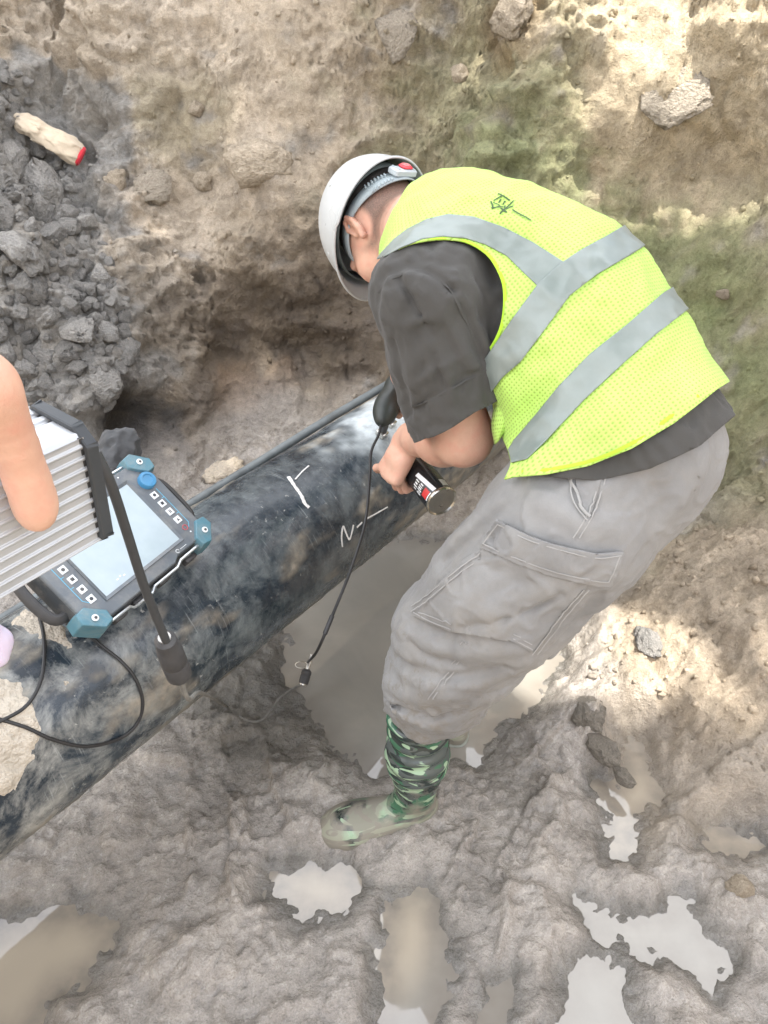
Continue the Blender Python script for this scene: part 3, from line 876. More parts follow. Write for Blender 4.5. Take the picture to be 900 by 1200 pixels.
def tape_material():
    t = NT('reflective_tape'); uv = t.attr('weave')
    w = t.n('TexChecker', Vector=uv, Scale=700.0).outputs['Fac']
    n = t.noise(t.obj(), 16, 5)
    c = t.mix(t.ramp(n, .3, .7), (.19, .225, .21), (.25, .285, .27))
    t.set(color=c, rough=t.ramp(n, .3, .7, .34, .5), metal=.1, normal=t.bump(t.noise(t.obj(), 40, 3), .2, .004))
    return t.m
M_TAPE = tape_material()
M_PIPING = cloth_material('lime_piping', (.42, .72, .05))

# ------------------------------------------------------------------ the inspector bending over the pipe
def jt(px, py, d, r): return at(px, py, d), rpx(r, d)
PEL, rPEL = jt(730, 521, 1.11, 102)
SP1, rS1 = jt(688, 434, 1.135, 95)
SP2, rS2 = jt(640, 364, 1.155, 91)
SP3, rS3 = jt(572, 314, 1.175, 76)
C7, rC7 = jt(505, 278, 1.20, 38)
SHL, rSL = jt(503, 348, 1.085, 54)
SHR, rSR = jt(556, 296, 1.34, 46)
ELL, rEL = jt(543, 512, 1.20, 47)
# camera-side axes used to pose
HEADC = at(452, 272, 1.385)
Uh = scr(-.595, .585, -.55)
Wh = np.array(scr(-.207, -.773, -.60)); Wh = nrm(Wh - Uh * (Wh @ Uh))
Lh = np.cross(Uh, Wh)
head_f, HP, skull_f = head_sdf(HEADC, Lh, Wh, Uh, 1.0)
neck_f = f_union([f_cap(at(505, 272, 1.215), HP(0, -.030, -.045), rpx(46, 1.2), .060), f_cap(C7, HP(0, .01, -.06), .050, .052)], .03)
# torso under the clothes
torso_f = f_union([chain([PEL, SP1, SP2, SP3, C7], [rPEL - .012, rS1 - .012, rS2 - .012, rS3 - .012, rC7 - .012], .06),
                   f_cap(C7 * .6 + SP3 * .4, SHL, rpx(46, 1.15), rSL - .012), f_cap(C7 * .6 + SP3 * .4, SHR, rpx(44, 1.15), rSR - .012)], .06)
# left hand on the can
CANB = at(518, 588, 1.405)
CANA = scr(-.42, .60, -.68)
Wc = scr(.04, -.735, -.677); Wc = nrm(Wc - CANA * (Wc @ CANA)); Qc = np.cross(CANA, Wc)
CANR = .0330
palmL = CANB + CANA * .128 + Qc * (CANR + .015) - Wc * .012
cw, sw_ = math.cos(.55), math.sin(.55); Wc, Qc = Wc * cw + Qc * sw_, Qc * cw - Wc * sw_
palmL = CANB + CANA * .128 + Qc * (CANR + .015) - Wc * .012
handL_f, wristL = make_hand(palmL, Wc, -Qc, CANA, [(18, 22, 12), (58, 58, 38), (60, 60, 40), (62, 60, 40)],
                            thumb=(CANA * .75 - Qc * .75 - Wc * .05, CANA * .8 - Qc * .5 + Wc * .2), s=1.06, spread=(1.4, .06, -.03, -.1))
# right hand on the yoke
YA = scr(.30, .80, -.52)                                    # from the cable end to the far end of the yoke body
YC = at(457, 471, 1.66)
Qy = scr(.80, -.05, .35); Qy = nrm(Qy - YA * (Qy @ YA)); Wy = np.cross(Qy, YA)
if Wy @ CF < 0: Wy = -Wy
palmR = YC + YA * .030 + Qy * .042 - Wy * .010
Ty = np.cross(Wy, -Qy)
handR_f, wristR = make_hand(palmR, Wy, -Qy, Ty, [(48, 52, 34), (55, 55, 38), (58, 58, 38), (60, 58, 38)], thumb=None, s=1.05)
ELR = at(540, 330, 1.62)
armL_f = f_union([chain([SHL, SHL * .45 + ELL * .55, ELL], [rSL - .012, .052, .047], .03), chain([ELL, ELL * .66 + wristL * .34, ELL * .2 + wristL * .8, wristL], [.047, .050, .034, .029], .03)], .03)
armR_f = f_union([chain([SHR, SHR * .5 + ELR * .5, ELR], [.055, .048, .042], .03), chain([ELR, ELR * .65 + wristR * .35, wristR], [.042, .044, .028], .03)], .03)
# legs
HIPL, HIPR = at(706, 560, 1.07), at(738, 534, 1.17)
KNL, KNR = at(548, 735, 1.255), at(596, 718, 1.42)
ANL, ANR = atz(487, 930, .085), atz(530, 830, .085)
legs_f = f_union([chain([HIPL, HIPL * .5 + KNL * .5, KNL], [.086, .076, .058], .03), chain([KNL, at(493, 832, 1.40), at(491, 850, 1.42), ANL], [.054, .043, .042, .030], .03),
                  chain([HIPR, HIPR * .5 + KNR * .5, KNR], [.086, .076, .058], .03), chain([KNR, KNR * .6 + ANR * .4, ANR], [.056, .048, .036], .03),
                  f_cap(PEL, HIPL, .09, .086), f_cap(PEL, HIPR, .09, .086)], .04)
arms_torso_legs = f_union([torso_f, armL_f, armR_f, legs_f], .03)
skin_near = lambda P: smin(smin(arms_torso_legs(P) , neck_f(P), .03), bounded(head_f, HEADC, .19)(P), .022)
def body_sdf(P):
    d = skin_near(P)
    d = smin(d, bounded(handL_f, palmL, .16)(P), .012)
    return smin(d, bounded(handR_f, palmR, .16)(P), .012)
person = thing('person', (float((ANL[0] + ANR[0]) / 2), float((ANL[1] + ANR[1]) / 2), 0.0),
               'worker in lime vest and grey cargo trousers bending over the pipe with a spray can', 'person')
allp = np.array([PEL, C7, HEADC, SHL, SHR, ELL, ELR, palmL, palmR, ANL, ANR, KNL, KNR, wristL, wristR])
Vb, Qb = nets(body_sdf, allp.min(0) - .24, allp.max(0) + .24, .0034)
tn = sstep(.004, -.004, np.abs(((Vb - HEADC) @ Lh)) * 0 + 1)            # stubble: nape and sides fading into skin
q = np.stack([(Vb - HEADC) @ Lh, (Vb - HEADC) @ Wh, (Vb - HEADC) @ Uh], 1)
nh = fbm(Vb, 60, 2, 300) * .012
hairline = (q[:, 2] + .092 - .75 * np.maximum(q[:, 1] + .02, 0) + nh)
inhead = (np.sqrt((q ** 2).sum(1)) < .155) & (q[:, 1] < .045)
earr = (np.abs(np.abs(q[:, 0]) - .085) < .03) & (np.abs(q[:, 1] + .012) < .034) & (np.abs(q[:, 2]) < .044)
er = np.sqrt((np.abs(q[:, 0]) - .080) ** 2 + (q[:, 1] + .010) ** 2 + (q[:, 2] * .9) ** 2)
tint = np.where(inhead, sstep(-.030, .050, hairline + .008 * fbm(Vb, 160, 2, 301)), 0) * sstep(.030, .046, er) * sstep(.035, .0, q[:, 1])
body = mk('body', Vb, Qb, M_SKIN, person, attr={'tint': tint * .85})

# hair: the short crop under the helmet
Vh, Qh = nets(lambda P: skull_f(P) - .0045 + .0025 * fbm(P, 90, 2, 310), HEADC - .17, HEADC + .17, .0045)
Vh, Fh = clip(Vh, Qh, lambda P: -(((P - HEADC) @ Uh) - .012 - .55 * np.maximum((P - HEADC) @ Wh - .01, 0)))
M_HAIR = plain('dark_hair', (.030, .025, .022), .7, scale=150, bump=.8)
mk('hair', Vh, Fh, M_HAIR, person)

# creases pressed into cloth: (pixel polyline, distance, height, width)
def crease_field(lines, surf):
    segs = []
    for pts, hgt, wid in lines:
        Q = [on_surf(surf, *p) for p in pts]
        Q = spline(Q, 5 * len(Q)) if len(Q) > 2 else np.array(Q)
        segs.append((Q, hgt, wid))
    def f(P):
        o = np.zeros(len(P))
        for Q, h, w in segs:
            m = (np.abs(P - Q.mean(0)).max(1) < np.abs(Q - Q.mean(0)).max() + 3 * w)
            if not m.any(): continue
            d = np.full(m.sum(), 9.0); X = P[m]
            for a, b in zip(Q[:-1], Q[1:]):
                e = b - a; t = np.clip((X - a) @ e / (e @ e + 1e-12), 0, 1)
                d = np.minimum(d, ((X - a - t[:, None] * e) ** 2).sum(1))
            o[m] += h * np.exp(-d / (w * w))
        return o
    return f

# ---- outline of the trousers (the shirt hangs over them)
def tj(px, py, d, r): return (at(px, py, d), rpx(r, d))
tl = [tj(718, 550, 1.10, 91), tj(662, 617, 1.10, 90), tj(596, 690, 1.17, 81), tj(538, 750, 1.27, 72), tj(512, 796, 1.35, 58), tj(496, 826, 1.405, 44)]
tr = [tj(734, 528, 1.16, 88), tj(682, 614, 1.24, 79), tj(604, 702, 1.36, 58), tj(546, 776, 1.46, 42), tj(530, 810, 1.51, 36)]
trou0 = f_union([chain([p for p, _ in tl], [r for _, r in tl], .035), chain([p for p, _ in tr], [r for _, r in tr], .035), f_cap(PEL, SP1 * .7 + PEL * .3, rPEL + .002, rS1 - .02)], .05)

# ---- T-shirt
sleeveL_end, rse = jt(537, 480, 1.165, 57)
sleeveL = chain([SHL, SHL * .5 + sleeveL_end * .5, sleeveL_end, sleeveL_end + (sleeveL_end - SHL) * .35], [rSL + .015, rpx(61, 1.12), rse, rse * .98], .03)
sleeveR_end = SHR * .25 + ELR * .75
sleeveR = chain([SHR, sleeveR_end, ELR], [.085, .078, .072], .03)
torso_only = f_union([torso_f], .02)
waist_f = f_cap(PEL * 1.25 - SP1 * .25, SP1 * .6 + PEL * .4, rPEL + .012, rS1 - .004)
shirt0 = f_union([lambda P: torso_f(P) - .013, sleeveL, sleeveR, waist_f, lambda P: trou0(P) - .011], .035)
arm_dir = nrm(sleeveL_end - SHL)
SH_CR = [([(455, 345), (478, 392), (486, 452)], .006, 0.0084), ([(470, 330), (505, 390), (516, 450)], -.006, 0.0070), ([(500, 345), (530, 392), (556, 430)], .006, 0.0077),
         ([(478, 310), (520, 330), (548, 372), (566, 420)], -.007, 0.0070), ([(462, 400), (470, 440), (480, 480)], -.005, 0.0063), ([(520, 380), (536, 420), (540, 455)], -.005, 0.0063),
         ([(536, 350), (560, 390), (580, 425)], .005, 0.0084), ([(460, 318), (490, 305), (530, 312)], -.004, 0.0070),
         ([(470, 470), (500, 440), (545, 415)], .005, .006), ([(478, 488), (515, 458), (560, 436)], -.004, .006), ([(452, 372), (476, 380), (505, 372)], .005, .007), ([(560, 330), (575, 365), (580, 400)], -.005, .007), ([(505, 400), (520, 430), (530, 468)], .005, .006)]
sh_cr = crease_field(SH_CR, shirt0)
def shirt_f(P):
    return shirt0(P) - 1.7 * sh_cr(P) - .006 * fbm(P * [1, 1, .45], 13, 3, 320) - .0045 * fbm(P * [1, 1, .5] + .03 * fbm(P, 7, 2, 322)[:, None], 24, 2, 321, ridged=True) 
hem_n = nrm(SP1 - PEL) ; hem_p = at(722, 575, 1.0)
hem_dir = nrm(hem_n + .35 * np.array([0, 0, 1.0]) )
HEMS = np.array([(540, 535), (600, 551), (650, 559), (700, 562), (760, 550), (820, 522), (858, 490), (900, 465), (1300, 465), (1300, 1300), (0, 1300), (0, 535)])
def g_shirt_hem(P): return -poly_sd(proj(P)[:, :2], HEMS) * .0012 + .003 * fbm(P, 9, 2, 330)
near_arm = lambda P: np.sqrt(((P - sleeveL_end) ** 2).sum(1)) < .16
cuff_n = scr(.50, -.85, -.15)
def g_cuff(P):
    v = (P - sleeveL_end) @ cuff_n - .012 + .003 * fbm(P, 20, 2, 5)
    return np.where(near_arm(P) | ((P - ELL) @ arm_dir > -.02) & (np.sqrt(((P - ELL) ** 2).sum(1)) < .2), v, -1)
def g_cuffR(P):
    v = (P - sleeveR_end) @ nrm(ELR - SHR)
    return np.where(np.sqrt(((P - sleeveR_end) ** 2).sum(1)) < .16, v, -1)
neck_dir = nrm(HEADC - C7)
def g_collar(P):
    c = C7 + neck_dir * .012
    v = (P - c) @ nrm(neck_dir + .25 * scr(-.3, -.2, -.2))
    return np.where(np.sqrt(((P - c) ** 2).sum(1)) < .14, v - .0, -1) - 0.028
lo = np.minimum.reduce([PEL, C7, SHL, SHR, ELL, ELR]) - .22; hi = np.maximum.reduce([PEL, C7, SHL, SHR, ELL, ELR]) + .22
Vs, Qs = nets(shirt_f, lo, hi, .0050)
Vs, Fs = clip(Vs, Qs, g_shirt_hem, g_cuff, g_cuffR, g_collar)
shirt = mk('t_shirt', Vs, Fs, M_SHIRT, person, solid=.0025)
def strip_on(surf, pts, r, off, n=40, flat=.4):
    Q = spline([on_surf(surf, *p) for p in pts], n)
    N_ = grad(surf, Q)
    m = MB(); m.tube(Q + N_ * off, r, 6, flat=flat, up=N_); return m
strip_on(shirt_f, [(444, 342), (462, 326), (490, 318), (515, 328), (534, 352), (548, 382), (560, 410)], .0022, .0015).build('shoulder_seam', M_SHIRT, shirt)
hq = [on_surf(shirt_f, *p) for p in [(483, 478), (500, 472), (530, 458), (560, 442), (582, 430)]]
strip_on(shirt_f, [(484, 476), (505, 468), (530, 455), (558, 440), (580, 428)], .0018, .0012).build('cuff_seam', M_SHIRT, shirt)

# ---- hi-vis vest
vest_base = f_union([lambda P: torso_f(P) - .034, lambda P: waist_f(P) - .015, lambda P: trou0(P) - .023], .03)
VE_CR = [([(600, 500), (650, 450), (690, 400)], -.004, .018), ([(700, 500), (740, 440), (770, 400)], .004, .02), ([(690, 300), (690, 340), (670, 380)], -.003, .015),
         ([(620, 540), (690, 505), (780, 450)], .004, .014), ([(560, 250), (600, 262), (640, 285)], .003, .014), ([(600, 420), (640, 400), (700, 350)], .003, .014)]
ve_cr = crease_field(VE_CR, vest_base)
def vest_f(P): return vest_base(P) - 1.6 * ve_cr(P) - .009 * fbm(P, 6.5, 3, 340) - .003 * fbm(P, 15, 2, 341, ridged=True)
ARMHOLE = smooth_poly([(452, 300), (478, 287), (512, 281), (545, 284), (572, 300), (588, 325), (592, 352), (588, 382), (577, 406), (562, 424), (566, 448), (577, 468), (580, 490), (589, 512), (597, 532), (597, 550), (575, 580), (520, 600), (430, 540), (400, 470), (400, 330)], 5)
def near_side(P):
    return (P - (SP2 + .03 * CF)) @ CF
def g_arm(P):
    v = -poly_sd(proj(P)[:, :2], ARMHOLE) * .0012
    return np.where(near_side(P) < .06, v, -1)
def g_armR(P): return .088 - np.sqrt(((P - (SHR + .03 * nrm(SHR - C7))) ** 2).sum(1))
vneck_n = nrm(neck_dir * .9 + scr(-.35, .0, 0) * .3)
def g_vneck(P):
    c = C7 + neck_dir * .004
    return np.where(np.sqrt(((P - c) ** 2).sum(1)) < .16, (P - c) @ vneck_n + .002, -1)
HEMV = [(560, 570), (602, 559), (640, 556), (690, 546), (740, 526), (790, 496), (842, 455), (900, 420), (1200, 500), (1200, 1200), (100, 1200), (100, 640), (500, 590)]
def g_vhem(P): return -poly_sd(proj(P)[:, :2], np.array(HEMV)) * .0012
lo = np.minimum.reduce([PEL, C7, SHL, SHR]) - .25; hi = np.maximum.reduce([PEL, C7, SHL, SHR]) + .25
Vv0, Qv0 = nets(vest_f, lo, hi, .0050)
Vv, Fv = clip(Vv0, Qv0, g_arm, g_armR, g_vneck, g_vhem)
SPX = nrm(SP3 - PEL)
def weave(V):
    a = (V - PEL) @ SPX; e = nrm(np.cross(SPX, CF)); b = (V - PEL) @ e
    r = V - PEL - a[:, None] * SPX; ang = np.arctan2(r @ np.cross(SPX, e), r @ e)
    # lengths along the cloth as seen square on
    return np.c_[a, ang * .14, np.zeros(len(V))]
vest = mk('hi_vis_vest', Vv, Fv, M_VEST, person, attr={'weave': weave(Vv)}, solid=.003)
STRAP = [(440, 305), (447, 296), (462, 280), (478, 268), (500, 257), (525, 251), (555, 254), (590, 266), (625, 284), (662, 308), (655, 318), (631, 336), (612, 318), (594, 300), (570, 287), (545, 279), (520, 277), (495, 280), (470, 290), (448, 306)]
BAND1 = [(735, 262), (710, 277), (682, 292), (655, 310), (631, 332), (600, 374), (570, 418), (540, 460), (560, 480), (589, 442), (610, 424), (642, 381), (668, 346), (700, 321), (740, 298), (775, 275)]
BAND2 = [(812, 322), (776, 344), (735, 380), (691, 415), (655, 452), (627, 487), (602, 516), (585, 545), (617, 538), (642, 514), (685, 468), (729, 427), (766, 394), (803, 365), (835, 340)]
for j, (B, up_) in enumerate(((BAND1, .0046), (BAND2, .0046), (STRAP, .0026))):
    fb = lambda P, u=up_: vest_f(P) - u
    v_, q_ = nets(fb, lo, hi, .0050)
    v_, f_ = clip(v_, q_, lambda P: poly_sd(proj(P)[:, :2], np.array(B)) * .0012, g_arm, g_armR, g_vneck, g_vhem)
    v_, f_ = largest(v_, f_)
    mk('reflective_band', v_, f_, M_TAPE, vest, attr={'weave': weave(v_)}, solid=.0016)
# bound edge round the armhole and hem
strip_on(vest_f, [(452, 299), (478, 286), (512, 280), (545, 283), (572, 299), (588, 325), (592, 352), (588, 382), (577, 406), (563, 424)], .0030, .001).build('binding', M_PIPING, vest)
strip_on(vest_f, [(612, 553), (640, 551), (690, 541), (740, 520), (785, 489), (818, 464)], .0032, .001).build('binding', M_PIPING, vest)
# loose flap corners of the front panels, hanging below the side opening
def flap(name, pts, mat, thick=.002):
    P = np.array([at(*p) for p in pts]); n = len(P) // 2
    a, b = spline(P[:n], 10), spline(P[n:], 10)
    g = np.linspace(0, 1, 6)[:, None, None]
    bulge = np.sin(np.pi * np.linspace(0, 1, 6))[:, None, None] * (-CF) * .012
    G = a * (1 - g) + b * g + bulge
    i_ = np.arange(60).reshape(6, 10)
    mk(name, G.reshape(-1, 3), np.stack([i_[:-1, :-1], i_[1:, :-1], i_[1:, 1:], i_[:-1, 1:]], -1).reshape(-1, 4), mat, vest, attr={'weave': np.tile(np.stack(np.meshgrid(np.linspace(0, .06, 6), np.linspace(0, .1, 10), indexing='ij'), -1).reshape(-1, 2), 1) @ np.array([[1, 0, 0], [0, 1, 0]])}, solid=thick)
flap('panel_corner', [(597, 436, 1.10), (584, 462, 1.10), (576, 495, 1.11), (580, 521, 1.12), (599, 438, 1.09), (603, 462, 1.09), (599, 495, 1.10), (584, 516, 1.115)], M_VEST)
flap('panel_corner', [(600, 440, 1.10), (601, 470, 1.10), (598, 500, 1.11), (601, 528, 1.12), (612, 445, 1.08), (617, 470, 1.08), (610, 500, 1.09), (603, 525, 1.10)], M_VEST)
# lettering printed across the shoulders
def letters(name, text, size, o3, xdir, ydir, mat, parent, surf=None, off=.001, thick=.0004):
    cu = bpy.data.curves.new(name, 'FONT'); cu.body = text; cu.size = size; cu.align_x = 'CENTER'; cu.align_y = 'CENTER'; cu.resolution_u = 3
    tmp = bpy.data.objects.new(name, cu); COL.objects.link(tmp)
    bpy.context.view_layer.update()
    me = bpy.data.meshes.new_from_object(tmp.evaluated_get(bpy.context.evaluated_depsgraph_get()))
    bpy.data.objects.remove(tmp)
    V = np.array([v.co[:] for v in me.vertices]); Fc = [list(p.vertices) for p in me.polygons]
    if not len(V): return None
    if surf is not None:                                           # finer faces so the print bends with the cloth
        import bmesh
        bm = bmesh.new(); bm.from_mesh(me); bmesh.ops.triangulate(bm, faces=bm.faces)
        for _ in range(2): bmesh.ops.subdivide_edges(bm, edges=[e for e in bm.edges if e.calc_length() > size * .12], cuts=1, use_grid_fill=False)
        bmesh.ops.triangulate(bm, faces=bm.faces); bm.verts.index_update()
        V = np.array([v.co[:] for v in bm.verts]); Fc = [[v.index for v in f.verts] for f in bm.faces]; bm.free()
    x, y = nrm(xdir), nrm(ydir); z = np.cross(x, y)
    P = np.asarray(o3) + V[:, :1] * x + V[:, 1:2] * y
    if surf is not None:
        for _ in range(12): P = P - grad(surf, P) * (surf(P) - off)[:, None]
    else: P = P + z * off
    return mk(name, P, Fc, mat, parent, smooth=False)
M_INK = plain('dark_green_print', (.05, .09, .03), .7)
pc = on_surf(vest_f, 594, 243); nv_ = grad(vest_f, pc[None])[0]
tx = nrm(SP3 - SP2 - nv_ * ((SP3 - SP2) @ nv_)); ty = np.cross(nv_, tx)
letters('printed_letters', '一检', .038, pc - tx * .010, tx, ty, M_INK, vest, lambda P: vest_f(P) - .0018, .0012)

# ---- cargo trousers
TR_CR = [([(612, 575), (600, 600), (580, 630)], -.006, .012), ([(600, 590), (560, 625), (520, 660)], -.007, .011), ([(560, 610), (530, 640), (500, 672)], .007, .014),
         ([(475, 740), (510, 755), (560, 762), (610, 755)], .009, .016), ([(462, 770), (500, 790), (550, 792), (595, 778)], -.009, .013), ([(455, 800), (490, 815), (535, 812)], .010, .014),
         ([(452, 815), (480, 833), (520, 838), (550, 830)], -.010, .009), ([(480, 745), (500, 770), (540, 778)], -.006, .010), ([(540, 800), (580, 790), (610, 770)], .008, .014),
         ([(640, 590), (680, 610), (730, 620)], .004, .018), ([(700, 570), (720, 620), (720, 670)], .005, .02), ([(760, 560), (770, 600), (750, 650)], -.005, .02),
         ([(700, 700), (670, 735), (640, 765)], -.006, .014), ([(820, 530), (790, 590), (740, 650)], .004, .02), ([(640, 770), (610, 790), (570, 815)], -.006, .012)]
tr_cr = crease_field(TR_CR, trou0)
def sharp(P, fr, sd):
    'narrow raised folds'
    return np.maximum(0, 1 - 3.2 * np.abs(perlin(P * fr, sd))) ** 1.5
leg_ax = nrm(tl[0][0] - tl[4][0])
def trou_f(P):
    st = P - (P @ leg_ax)[:, None] * leg_ax * .45
    return trou0(P) - 1.9 * tr_cr(P) - .005 * fbm(st, 7, 2, 400) - .0075 * sharp(st + .05 * fbm(P, 6, 2, 402)[:, None], 9, 401) * (.35 + .65 * sstep(.8, .45, P[:, 2])) - .0035 * sharp(P + .03 * fbm(P, 12, 2, 403)[:, None], 22, 404) 
hemL = nrm(tl[5][0] - tl[4][0]); hemR = nrm(tr[4][0] - tr[3][0])
def g_hemL(P):
    v = (P - tl[5][0]) @ hemL - .004 + .004 * fbm(P, 15, 2, 6)
    return np.where(np.sqrt(((P - tl[5][0]) ** 2).sum(1)) < .13, v, -1)
def g_hemR(P):
    v = (P - tr[4][0]) @ hemR - .004
    return np.where(np.sqrt(((P - tr[4][0]) ** 2).sum(1)) < .12, v, -1)
def g_waist(P): return (P - (SP1 * .75 + PEL * .25)) @ nrm(SP1 - PEL)
tp = np.array([p for p, _ in tl + tr])
lo = tp.min(0) - .22; hi = tp.max(0) + .22
Vt, Qt = nets(trou_f, lo, hi, .0042)
Vt, Ft = clip(Vt, Qt, g_waist, g_hemL, g_hemR)
trousers = mk('cargo_trousers', Vt, Ft, M_TROUSER, person, solid=.003)
def patch(name, poly, off, mat, parent, surf, thick=.0028, sm=0, extra=None, side=True):
    pol = smooth_poly(poly, 5) if sm else np.array(poly, float)
    fb = lambda P: surf(P) - off - (extra(P) if extra else 0)
    C = np.array([on_surf(surf, *p) for p in poly if True]); c = C.mean(0)
    v_, q_ = nets(fb, C.min(0) - .03, C.max(0) + .03, .0036)
    v_, f_ = clip(v_, q_, lambda P: poly_sd(proj(P)[:, :2], pol) * .0012, lambda P: np.where(((P - c) @ CF) < .10, -1.0, 1.0))
    return mk(name, v_, f_, mat, parent, solid=thick)
PKT = [(570, 640), (545, 655), (518, 681), (495, 702), (476, 712), (483, 721), (505, 731), (528, 740), (565, 746), (602, 752), (625, 765), (634, 752), (650, 730), (672, 702), (690, 685), (640, 660)]
pk_lines = crease_field([([(600, 672), (570, 688), (545, 710), (532, 738)], .010, .010), ([(655, 692), (620, 712), (580, 726), (545, 734)], -.008, .010), ([(640, 690), (600, 700), (570, 715)], .009, .014),
                         ([(560, 650), (580, 668), (602, 674)], -.005, .010), ([(690, 690), (660, 715), (640, 745)], .005, .010)], trou_f)
pkt = patch('cargo_pocket', PKT, .006, M_TROUSER, trousers, trou_f, extra=lambda P: pk_lines(P) + .004)
pk_f = lambda P: trou_f(P) - .010 - pk_lines(P)
FLAP = [(581, 609), (596, 616), (620, 628), (645, 637), (670, 643), (700, 649), (731, 646), (726, 664), (716, 688), (700, 687), (670, 681), (640, 673), (610, 662), (582, 650), (562, 641), (570, 625)]
flp = patch('pocket_flap', FLAP, .013, M_TROUSER, trousers, trou_f, .004)
def stitch(pts, off, parent, r=.0012, n=40, surf=None):
    s = surf or trou_f
    Q = spline([on_surf(s, *p) for p in pts], n); N_ = grad(s, Q)
    m = MB(); m.tube(Q + N_ * (off + .0012), r, 5, up=N_, flat=.6); return m.build('seam', M_SEAM, parent)
fl_s = lambda P: trou_f(P) - .015
stitch([(583, 614), (620, 633), (670, 648), (700, 654), (728, 651)], 0, flp, surf=fl_s)
stitch([(566, 637), (582, 645), (610, 656), (640, 667), (670, 675), (700, 681), (713, 682)], 0, flp, surf=fl_s)
stitch([(726, 652), (720, 668), (713, 682)], 0, flp, surf=fl_s); stitch([(583, 614), (574, 626), (567, 637)], 0, flp, surf=fl_s)
for off in (0, 6):                                               # doubled side seam and pocket edges
    stitch([(703 + off, 560), (697 + off, 582), (688 + off, 604), (672 + off, 630)], .0022, trousers)
    stitch([(690 - off, 690), (668 - off, 715), (645 - off, 745), (629 - off, 766)], .0018, pkt, surf=pk_f)
    stitch([(564, 648 + off), (532, 672 + off), (502, 698 + off), (483, 711 + off)], .0018, pkt, surf=pk_f)
    stitch([(486 + off, 718), (506, 728 - off), (530, 737 - off)], .0018, pkt, surf=pk_f)
    stitch([(602, 748 - off), (623, 760 - off)], .0018, pkt, surf=pk_f)
    stitch([(548 - off, 752), (538 - off, 775), (522 - off, 800), (508 - off, 818)], .0022, trousers)
patch('front_pocket', smooth_poly([(674, 556), (676, 575), (682, 592), (691, 604), (697, 590), (703, 568), (704, 556)], 3), .0030, M_TROUSER, trousers, trou_f, .0015)
stitch([(672, 554), (674, 575), (680, 593), (690, 606)], .005, trousers, .0022); stitch([(667, 554), (669, 577), (676, 596), (688, 610)], .003, trousers)

# ---- camouflage rubber boots
def boot_material():
    t = NT('camouflage_rubber'); v = t.obj()
    s = t.scale(v, 7, 7, 21)
    n = t.noise(s, 1.0, 2, .5, 1.2); n2 = t.noise(t.scale(v, 9, 9, 26), 1.3, 2, .5, 1.6); n3 = t.noise(t.scale(v, 6, 8, 30), 1.6, 2, .4, 1.5)
    c = t.mix(t.ramp(n, .49, .51), (.045, .13, .075), (.075, .090, .085))
    c = t.mix(t.ramp(n2, .54, .555), c, (.022, .032, .030))
    c = t.mix(t.ramp(n3, .565, .58), c, (.30, .42, .28))
    mudm = t.ramp(t.math('ADD', t.noise(v, 18, 5, .6), t.math('MULTIPLY', t.n('SeparateXYZ', Vector=t.n('NewGeometry').outputs['Position']).outputs['Z'], -2.2)), .20, .36)
    c = t.mix(t.math('MULTIPLY', mudm, .8), c, (.27, .245, .20))
    t.set(color=c, rough=t.ramp(mudm, 0, 1, .25, .55), spec=.5, normal=t.bump(t.noise(v, 40, 3), .15, .003))
    return t.m
M_BOOT = boot_material(); M_SOLE = plain('muddy_sole', (.22, .235, .20), .5, bump=.4)
def boot(top, ank, toe_dir, L=.27, r_top=.066, label=None):
    td = nrm(np.array([toe_dir[0], toe_dir[1], 0.0])); up = np.array([0, 0, 1.0]); sd = np.cross(up, td)
    heel = np.array([ank[0], ank[1], -.020]) - td * .045
    A = np.stack([td, sd, up])
    z0 = -.035
    foot = f_union([f_ell(heel + td * .055 + up * .045, A, [.066, .042, .062]), f_ell(heel + td * .15 + up * .037, A, [.095, .047, .046]), f_ell(heel + td * (L - .075) + up * .034, A, [.078, .052, .040]),
                    chain([top, top * .5 + ank * .5, ank + up * .02], [r_top, r_top * .92, .047], .03)], .035)
    tax = nrm(ank - top)
    rings = lambda P: .0035 * np.sin(((P - top) @ tax) * 190 + 2.5 * fbm(P, 9, 2, 410)) * sstep(.25, .10, (P - top) @ tax * 1.0) * sstep(0, .04, P[:, 2] - .09)
    f = lambda P: np.maximum(foot(P) - rings(P), np.maximum(z0 - P[:, 2], -((P - top) @ tax)))
    v_, q_ = nets(f, np.minimum(top, heel) - .16 - np.abs(td) * .3, np.maximum(top, heel) + .16 + np.abs(td) * .3, .0042)
    b = mk('rubber_boot', v_, q_, M_BOOT, person)
    if label: b['label'] = label
    fs = lambda P: np.maximum(np.maximum(foot(P) - .0055, P[:, 2] - .004), -.04 - P[:, 2])
    v_, q_ = nets(fs, heel - .1 - np.abs(td) * .3, heel + .1 + np.abs(td) * .3, .0042)
    mk('sole', v_, q_, M_SOLE, b)
toeL = atz(372, 978, 0) - atz(500, 950, 0); toeR = np.array([-.45, .89, 0])
boot(at(491, 838, 1.415), ANL, toeL)
boot(tr[4][0] * 1.0, ANR, toeR)

